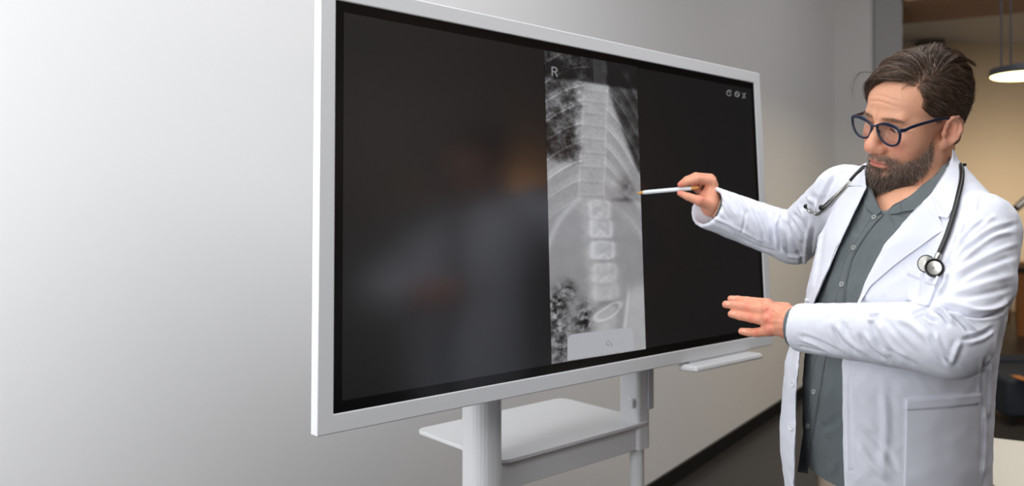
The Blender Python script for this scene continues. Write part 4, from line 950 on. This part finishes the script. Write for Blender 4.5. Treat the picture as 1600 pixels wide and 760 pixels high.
# a few loose strands falling before the forehead
loose = []
for k in range(9):
    o_ = np.array([.030+.02*RNG.random(), .070+.006*RNG.random(), .092]); a_ = o_+np.array([.018+.010*RNG.random(), .022, -.006]); b_ = a_+np.array([.008, .003, -.035-.03*RNG.random()])
    c_ = np.array(catmull([o_, (o_+a_)/2+np.array([0, .004, .006]), a_, (a_+b_)/2+np.array([.004, .003, 0]), b_], 3)); loose.append(c_)
strand_mesh('hair', HO+np.array(loose)@HR.T, np.full(9, .00022), palette(9, [(60, 44, 36)], [1.]), m_hair, person)
# beard
bd = in_beard(hq)*(1-.6*(y_ < .022)*(z_ > -.045)); rt, nb = spread(16000, bd > .05, bd**1.8); n = len(rt)
low = np.clip((-.075-rt[:, 2])/.04, 0, 1); chin = np.exp(-(rt[:, 0]/.03)**2)*low; mus = (rt[:, 2] > -.076)*(rt[:, 1] > .085)
L_ = (.0062+.0080*low+.010*chin)*RNG.uniform(.6, 1.25, n); L_ = np.where(mus, .0075, L_)
L_ *= np.clip(.45+(rt[:, 1]-.01)/.03, .45, 1)
dn = np.stack([np.sign(rt[:, 0])*mus*.7, np.where(mus, .0, -.20*(1-chin)), np.full(n, -1.)], 1)
k = 5; Pb = np.zeros((n, k, 3)); Pb[:, 0] = rt-nb*.0006; cur = Pb[:, 0]; jit = RNG.normal(0, .22, (n, 3))
for s in range(1, k):
    t = s/(k-1); d = nb*(1.0-.75*t)*.62+dn*(.45+.55*t)+jit; d /= np.linalg.norm(d, axis=1)[:, None]; cur = cur+d*(L_/(k-1))[:, None]; Pb[:, s] = cur
lt = np.clip(.30+.5*np.clip((rt[:, 2]+.10)/.05, 0, 1)*(rt[:, 1] > .03)-.2*low+.25*chin, .1, .75)
bc = palette(n, [(74, 58, 50), (118, 95, 82)], [.5, .5]); lm = RNG.random(n) < lt; bc[lm] = palette(int(lm.sum()), [(164, 142, 126), (204, 190, 178)], [.6, .4])
strand_mesh('beard', HO+Pb@HR.T, RNG.uniform(.00014, .00024, n), bc, m_hair, person, 'short greying brown beard and moustache')
# sideburn in front of the ear joins hair and beard
# eyebrows
for sgn in (-1, 1):
    mk = (np.abs(z_-(.0140-.12*np.clip(np.abs(x_)-.040, 0, 1)-.10*np.clip(.02-np.abs(x_), 0, 1))) < .0036) & (np.abs(x_) > .011) & (np.abs(x_) < .052) & (y_ > .06) & (x_*sgn > 0)
    if not mk.any(): continue
    rt, nb = spread(240, mk); n = len(rt); d0 = np.stack([np.full(n, 1.*sgn), np.full(n, -.25), .25-.6*(np.abs(rt[:, 0])-.012)/.04], 1)+nb*.35+RNG.normal(0, .15, (n, 3)); d0 /= np.linalg.norm(d0, axis=1)[:, None]
    P_ = rt[:, None]+d0[:, None]*np.linspace(0, .0075, 4)[None, :, None]*RNG.uniform(.6, 1.1, (n, 1, 1)); P_[:, :, 2] -= .0012*np.linspace(0, 1, 4)**2
    strand_mesh('eyebrow', HO+P_@HR.T, np.full(n, .00018), palette(n, [(138, 104, 82), (176, 142, 116)], [.6, .4]), m_hair, person)

# ------------------------------------------------------------------ glasses
def HPx(px, py, axis, val):                                # point on a plane of the head seen at a pixel
    o = W2H(np.array([0, 0, CAMZ])); d = (P(px, py, 1.)-np.array([0, 0, CAMZ]))@HR; t = (val-o[axis])/d[axis]; return H2W(o+d*t)
m_navy = mat('navy_spectacle_frame', (24, 36, 60), .3, spec=.6, coat=.3)
m_lens = bpy.data.materials.new('spectacle_lens'); m_lens.use_nodes = True; nt = m_lens.node_tree; nt.nodes.clear()
oo = nt.nodes.new('ShaderNodeOutputMaterial'); mx = nt.nodes.new('ShaderNodeMixShader'); tr = nt.nodes.new('ShaderNodeBsdfTransparent'); gl = nt.nodes.new('ShaderNodeBsdfGlossy'); fn = nt.nodes.new('ShaderNodeFresnel')
fn.inputs[0].default_value = 1.5; gl.inputs['Roughness'].default_value = .03; tr.inputs[0].default_value = (.95, .96, .96, 1)
nt.nodes.remove(fn); mx.inputs[0].default_value = .065; nt.links.new(tr.outputs[0], mx.inputs[1]); nt.links.new(gl.outputs[0], mx.inputs[2]); nt.links.new(mx.outputs[0], oo.inputs[0])
LY = .1085
near = [(1371, 196), (1381.6, 194.6), (1393.5, 197.6), (1402.5, 202), (1405.6, 209), (1405, 219), (1401.4, 225.3), (1393.5, 227.2), (1384, 223.5), (1376.9, 216.4), (1372, 206.9)]
farl = [(1332.3, 184), (1339, 183.2), (1347, 185.5), (1355.5, 190.3), (1361.5, 195.8), (1361.2, 203.3), (1357.4, 212.5), (1350.8, 214.8), (1342.5, 211.4), (1336.6, 204.5), (1333.2, 195)]
gl_root = empty('glasses', tuple(H2W((0, LY, 0))))
tag(gl_root, 'navy blue framed glasses worn by the bearded man', 'glasses')
ax_ = HR[:, 1]
fb = MB()
def rim(pts):
    c = catmull(pts+[pts[0]], 5)[:-1]; n = len(c); q = [HPx(p[0], p[1], 1, LY) for p in c]; cen = np.mean(q, 0); V = []; F = []
    for a in q:
        o_ = (a-cen); o_ /= np.linalg.norm(o_); top_ = max(0, (o_@HR[:, 2])); w_ = .0021+.0014*top_
        for (i_, j_) in ((-.6*w_, -.0018), (1.4*w_, -.0018), (1.4*w_, .0018), (-.6*w_, .0018)): V.append(a+o_*i_+ax_*j_)
    for k in range(n):
        m2 = (k+1) % n
        for j in range(4): F.append((k*4+j, k*4+(j+1) % 4, m2*4+(j+1) % 4, m2*4+j))
    fb.add(V, F); return q
qn, qf = rim(near), rim(farl)
br = [HPx(x, y, 1, LY) for x, y in ((1360.5, 194.6), (1366, 196.4), (1371.5, 197))]; fb.tube([p+ax_*.0015 for p in br], .0021, 8)
for (x, y, s) in ((1371.5, 203, 1), (1361.5, 202, -1)):
    a_ = HPx(x, y, 1, LY); fb.tube([a_, a_-ax_*.004+HR[:, 2]*-.002, a_-ax_*.006+HR[:, 2]*-.007], .0016, 8)
fb.build('frame', m_navy, gl_root, bevel=.0005, seg=2)
for q in (qn, qf):
    c_ = np.mean(q, 0); n = len(q); V = [c_+ax_*.0008]+[p+ax_*.0002 for p in q]+[c_-ax_*.0002]+[p-ax_*.0006 for p in q]
    F = [(0, 1+i, 1+(i+1) % n) for i in range(n)]+[(n+1, n+2+(i+1) % n, n+2+i) for i in range(n)]
    MB().add(V, F).build('lens', m_lens, gl_root, smooth=True)
def temple(pts, r=.0021):
    V, F = [], []; q = [np.array(p) for p in pts]; n = len(q)
    for i, p in enumerate(q):
        h_ = .0046*(1-.45*i/(n-1)) if i < n-1 else .0016
        for (a, b) in ((-1, -1), (1, -1), (1, 1), (-1, 1)): V.append(p+HR[:, 0]*a*.0012+HR[:, 2]*b*h_*.8)
    for i in range(n-1):
        for j in range(4): F.append((i*4+j, i*4+(j+1) % 4, (i+1)*4+(j+1) % 4, (i+1)*4+j))
    F += [(0, 3, 2, 1), tuple((n-1)*4+j for j in range(4))]
    return MB().add(V, F).build('temple', m_navy, gl_root, bevel=.0005)
hn_ = HPx(1406.5, 204.5, 1, LY); en_ = HPx(1479, 184.5, 0, -.0815)
temple([hn_, hn_*.93+en_*.07+HR[:, 0]*-.004, HPx(1422, 199.5, 0, -.0765), HPx(1440, 193.6, 0, -.0785), HPx(1462, 187.5, 0, -.080), en_, en_-ax_*.012-HR[:, 2]*.004, en_-ax_*.026-HR[:, 2]*.022])
hf_ = HPx(1331, 183.8, 1, LY); e2 = H2W((.0775, .0, .010))
temple([hf_, hf_*.9+e2*.1+HR[:, 0]*.003, hf_*.5+e2*.5+HR[:, 0]*.004, e2, e2-ax_*.012-HR[:, 2]*.003, e2-ax_*.026-HR[:, 2]*.020])
# ------------------------------------------------------------------ stethoscope
m_rub = mat('black_rubber_tube', (12, 12, 13), .34, spec=.4); m_steel = mat('polished_steel', (176, 174, 168), .25, metal=1)
def toward(q, l): v = np.array([0, 0, CAMZ])-q; return q+v/np.linalg.norm(v)*l
def lay(pts, lifts, n=6):
    out = []; c = catmull([(*p, l) for p, l in zip(pts, lifts)], n); last = None
    for x, y, l in c:
        q = hit(coat_tree, x, y)
        if q is None: q = P(x, y, last) if last else None
        if q is None: continue
        last = q[1]; out.append((x, y, q[1], l))
    dep = np.array([o[2] for o in out])
    for _ in range(6): dep[1:-1] = (dep[2:]+dep[:-2]+2*dep[1:-1])/4
    return [toward(P(o[0], o[1], d), o[3]) for o, d in zip(out, dep)]
st = empty('stethoscope', tuple(NB+np.array([0, 0, .05]))); tag(st, "black tubed stethoscope hanging round the doctor's neck over his coat", 'stethoscope')
near_t = lay([(1501, 258), (1503, 268), (1502, 284), (1497, 307), (1490, 335), (1480, 366), (1472, 386), (1465.5, 401)], [.010, .011, .013, .013, .013, .013, .012, .012])
far_t = lay([(1353, 257), (1345, 266), (1337, 274), (1329, 283)], [.014, .013, .012, .011])
back_ = [NB+NAX*.094+(LA*a_-FA*b_)*.081 for a_, b_ in ((.80, .60), (.34, .94), (-.34, .94), (-.80, .60))]
print('BACK', [tuple(np.round(pix(np.array([b]))).ravel()) for b in back_], 'near0', near_t[0], 'far0', far_t[0], [tuple(np.round(b,3)) for b in back_])
whole = near_t[::-1]+[np.array(p) for p in catmull([near_t[0]]+back_+[far_t[0]], 8)[1:-1]]+far_t
MB().tube(whole, .0048, 14).build('tube', m_rub, st, smooth=True)
mt_ = MB(); A_ = lay([(1329, 283), (1315, 296.5), (1300, 310.5), (1284, 325)], [.012, .011, .011, .014]); mt_.tube(A_, .0029, 10)
B_ = lay([(1330, 285), (1319, 297.5), (1309, 308), (1292, 324), (1281, 332), (1276, 335.5), (1272, 333), (1266, 331.5), (1261.5, 327), (1259.5, 323)], [.010, .010, .009, .009, .010, .011, .012, .013, .014, .016]); mt_.tube(B_, .0029, 10)
mt_.build('binaural_tubes', m_steel, st, smooth=True)['label'] = 'polished metal binaural tubes'
for q, r in ((A_[-1], .0066), (B_[-1], .0056)):
    v = toward(q, 1)-q; MB().lathe(q-v*.003, v+np.array([-.5, 0, .3]), [(0, -r*.6), (r*.6, -r*.5), (r, 0), (r*.95, r*.5), (r*.55, r*.95), (.0012, r*1.05), (.001, r*.7), (0, r*.6)], 20).build('ear_tip', m_rub, st, smooth=True)
q = toward(hit(coat_tree, 1325, 291), .006); MB().lathe(q, (0, -1, 0), [(0, -.003), (.003, -.002), (.003, .002), (0, .003)], 12).build('spring_clip', m_rub, st, smooth=True)
e1_ = near_t[-1]; dr_ = e1_-near_t[-3]; dr_ /= np.linalg.norm(dr_)
MB().tube([e1_-dr_*.004, e1_+dr_*.010, e1_+dr_*.014], [.0056, .0056, .0042], 16).build('metal_stem', m_steel, st, smooth=True)
cz = toward(hit(coat_tree, 1460, 419), .022); vz = toward(cz, 1)-cz; ax2 = vz+np.array([-.10, 0, .12]); ax2 /= np.linalg.norm(ax2)
MB().lathe(cz, ax2, [(0, -.006), (.010, -.006), (.0125, -.003), (.0150, -.001), (.0160, .0012), (.0155, .0036), (.0135, .0042), (.0118, .0034), (.0115, .0025)], 48).build('rubber_rim', m_rub, st, smooth=True)
dsc = MB().lathe(cz, ax2, [(.0116, .0022), (.0112, .0026), (.0055, .0021), (0, .0018)], 48).build('diaphragm', m_steel, st, smooth=True)
MB().lathe(cz, ax2, [(.0011, .0022), (.0008, .0030), (0, .0031)], 12).build('centre_hole', m_rub, dsc)
cz2 = toward(hit(coat_tree, 1447.5, 412.5), .012); ax3 = vz*.75+np.array([-.5, -.25, .1]); ax3 /= np.linalg.norm(ax3)
MB().lathe(cz2, ax3, [(0, -.004), (.012, -.004), (.0150, -.001), (.0155, .001), (.0145, .002), (.0135, .0018)], 40).build('rubber_rim', m_rub, st, smooth=True)
MB().lathe(cz2, ax3, [(.0136, .0017), (.010, .0024), (.005, .0034), (.002, .0040), (0, .0040)], 40).build('bell', m_steel, st, smooth=True)
# ------------------------------------------------------------------ pen
pt = on_screen(994, 302); T0 = DO+dd*pt[0]+up*pt[1]+nrm*.004; T1 = P(1092, 293.4, 2.022); pd_ = T1-T0; PL = np.linalg.norm(pd_); pd_ /= PL
pen = empty('pen', tuple(T0)); tag(pen, "white stylus pen with golden tips in the doctor's raised right hand", 'pen')
m_pen = mat('white_pen_barrel', (226, 232, 236), .3, coat=.3); m_tip = mat('golden_pen_tip', (222, 160, 84), .4)
MB().lathe(T0, pd_, [(.0048, .018), (.0055, .024), (.0055, PL-.026), (.0048, PL-.019)], 28).build('barrel', m_pen, pen, smooth=True)
MB().lathe(T0, pd_, [(0, 0), (.0016, .0008), (.0026, .004), (.0031, .007), (.0042, .013), (.0048, .0181)], 28).build('tip', m_tip, pen, smooth=True)
MB().lathe(T0, pd_, [(.0048, PL-.0191), (.0040, PL-.012), (.0024, PL-.003), (.0012, PL), (0, PL)], 28).build('tip', m_tip, pen, smooth=True)

# ------------------------------------------------------------------ small white table behind the doctor
tb = empty('side_table', (1.3, 2.1, 0)); tag(tb, 'plain white table top at the lower right behind the doctor', 'table')
tc_ = np.array([1.083, 2.470]); ta = np.array([-.223, -.440]); ta /= np.linalg.norm(ta); tbv = np.array([.8915, -.453]); tbv /= np.linalg.norm(tbv)
def TP(a, b, z): q = tc_+ta*a+tbv*b; return (q[0], q[1], z)
def tbox(a0, a1, b0, b1, z0, z1): return MB().add([TP(a0,b0,z0),TP(a1,b0,z0),TP(a1,b1,z0),TP(a0,b1,z0),TP(a0,b0,z1),TP(a1,b0,z1),TP(a1,b1,z1),TP(a0,b1,z1)], [(0,3,2,1),(4,5,6,7),(0,1,5,4),(1,2,6,5),(2,3,7,6),(3,0,4,7)])
m_lam = mat('white_laminate', (196, 194, 187), .4)
tbox(0, .56, 0, 1.1, .722, .75).build('table_top', m_lam, tb, bevel=.004)
for a in (.04, .49):
    for b in (.05, 1.02): tbox(a, a+.035, b, b+.035, 0, .7215).build('leg', m_white, tb)
tbox(.05, .51, .06, 1.03, .66, .7).build('apron', m_white, tb)
# ------------------------------------------------------------------ pendant lamps in the hall
m_shade = mat('dark_lamp_shade', (58, 58, 64), .5)
def pendant(c, r, label, strength=9, cool=(255, 226, 150)):
    t = empty('pendant_lamp', c); tag(t, label, 'lamp'); m_dif = mat('lamp_diffuser', (255, 240, 200), .5, emit=(cool, strength))
    MB().lathe(c, (0, 0, 1), [(r*.97, -.002), (r, .0), (r, .035), (r*.96, .045), (r*.2, .075), (.02, .08), (0, .08)], 48).build('lamp_shade', m_shade, t, smooth=True)
    MB().lathe(c, (0, 0, 1), [(r*.965, -.001), (r*.9, -.008), (0, -.012)], 48).build('diffuser', m_dif, t, smooth=True)
    for dx in (-.135, -.075): MB().tube([(c[0]+dx, c[1], c[2]+.05), (c[0]+dx, c[1], 3.9)], .006, 6).build('cord', m_shade, t)
    l = bpy.data.lights.new('pendant_bulb', 'AREA'); l.shape = 'DISK'; l.size = r*1.8; l.energy = 14; l.color = (1, .82, .55); o = bpy.data.objects.new('pendant_bulb', l); COL.objects.link(o); o.location = (c[0], c[1], c[2]-.02); o.parent = None
    return t
pendant(tuple(P(1598, 118, 5.0)), .195, 'flat round pendant lamp glowing warm at the upper right edge')
# unseen lamp and cabinet added on the right to give the glossy screen reflections
fl = empty('reflection_floor_lamp', (6.4, .9, 0)); tag(fl, 'added floor lamp with warm shade, unseen far right of the display', 'lamp')
MB().lathe((6.4, .9, 0), (0, 0, 1), [(0, 0), (.15, 0), (.15, .02), (.02, .03), (.014, .04), (.014, 1.7)], 24).build('pole', m_shade, fl, smooth=True)
MB().lathe((6.4, .9, 0), (0, 0, 1), [(.26, 1.68), (.22, 2.08), (.218, 2.08), (.258, 1.68)], 32).build('lamp_shade', mat('warm_lamp_shade', (240, 190, 130), .8, emit=((255, 178, 96), 6)), fl, smooth=True)
cb = empty('cabinet', (6.2, -1.2, 0)); tag(cb, 'added low white cabinet, unseen far right of the display', 'cabinet')
MB().box((6.0, -2.6, .05), (6.5, .1, .80)).build('body', m_lam, cb, bevel=.005)
for k in range(4): MB().box((5.978, -2.58+.67*k, .07), (5.9995, -1.93+.67*k, .78)).build('door', m_lam, cb, bevel=.003)
MB().box((6.05, -2.55, 0), (6.45, .05, .0495)).build('plinth', m_base, cb)
# ------------------------------------------------------------------ furniture at the far right
m_wood = mat('orange_brown_wood', (178, 112, 58), .5, noise=(14, .15)); m_dark = mat('dark_table_top', (60, 50, 42), .5); m_navyf = mat('dark_navy_upholstery', (34, 40, 50), .8)
def pt2(px, py): d = CAMZ*FPX/(py-CY); return P(px, py, d)
ft = empty('wooden_table', (4.9, 9.8, 0)); tag(ft, 'dark-topped table on orange-brown wooden legs behind the doctor', 'table')
lx, ly = pt2(1594.5, 526)[:2]; MB().box((lx-.06, ly-.06, .74), (lx+1.6, ly+1.35, .80)).build('table_top', m_dark, ft, bevel=.005)
for (a, b) in ((0, 0), (-.02, 1.2), (1.45, 0), (1.45, 1.2)): MB().box((lx+a-.03, ly+b-.03, 0), (lx+a+.03+.02, ly+b+.03, .7395)).build('leg', m_wood, ft, bevel=.004)
ch = empty('wooden_stool', (4.55, 10.8, 0)); tag(ch, 'narrow wooden stool standing left of the far table', 'stool')
sx_, sy_ = pt2(1572, 500)[:2]
MB().box((sx_-.12, sy_-.1, .62), (sx_+.16, sy_+.2, .66)).build('seat', m_wood, ch, bevel=.004)
for a in (-.1, .11):
    for b in (-.08, .17): MB().box((sx_+a-.018, sy_+b-.018, 0), (sx_+a+.018, sy_+b+.018, .6195)).build('leg', m_wood, ch)
dl = empty('desk_lamp', (lx+.18, ly+.3, .80)); tag(dl, 'black desk lamp with tilted head above the far table', 'lamp')
h0, h1 = P(1587.5, 326, 9.55), P(1604, 311, 9.6); MB().tube([h0, h1], .045, 12).build('lamp_head', m_base, dl, smooth=True)
MB().tube([(h1[0], h1[1], h1[2]), (h1[0]+.12, h1[1]+.05, 1.2), (h1[0]+.02, h1[1]+.05, .82)], .014, 8).build('arm', m_base, dl)
MB().lathe((h1[0]+.02, h1[1]+.05, .80), (0, 0, 1), [(0, .001), (.1, .001), (.1, .02), (0, .025)], 24).build('base', m_base, dl)
bx = empty('box', (lx+.05, ly+.1, .80)); bo = MB().box((lx-.05, ly+.0, .8002), (lx+.28, ly+.3, .86)).build('wooden_box', mat('tan_box', (150, 118, 76), .6), None, bevel=.004)
bpy.data.objects.remove(bx); tag(bo, 'low tan box lying on the far dark table', 'box')
ac = empty('armchair', (2.75, 5.5, 0)); tag(ac, 'low dark navy armchair with orange-brown wooden arm at right edge', 'armchair')
a0 = pt2(1574, 668); a0x, a0y = a0[0], a0[1]
MB().box((a0x, a0y, .06), (a0x+.62, a0y+.6, .325)).build('seat', m_navyf, ac, bevel=.03, seg=4)
MB().box((a0x+.05, a0y+.61, .10), (a0x+.62, a0y+.74, .36)).build('backrest', m_navyf, ac, bevel=.03, seg=4)
MB().add([(a0x+.06, a0y-.02, .33), (a0x+.12, a0y-.02, .33), (a0x+.62, a0y-.06, .20), (a0x+.62, a0y-.06, .12), (a0x+.06, a0y+.10, .33), (a0x+.12, a0y+.10, .33), (a0x+.62, a0y+.06, .20), (a0x+.62, a0y+.06, .12)][:8],
    [(0,1,2,3),(7,6,5,4),(0,4,5,1),(1,5,6,2),(2,6,7,3),(3,7,4,0)]).build('armrest', m_wood, ac, bevel=.004)
for a in (.05, .53):
    for b in (.05, .53): MB().box((a0x+a, a0y+b, 0), (a0x+a+.04, a0y+b+.04, .0595)).build('leg', m_base, ac)
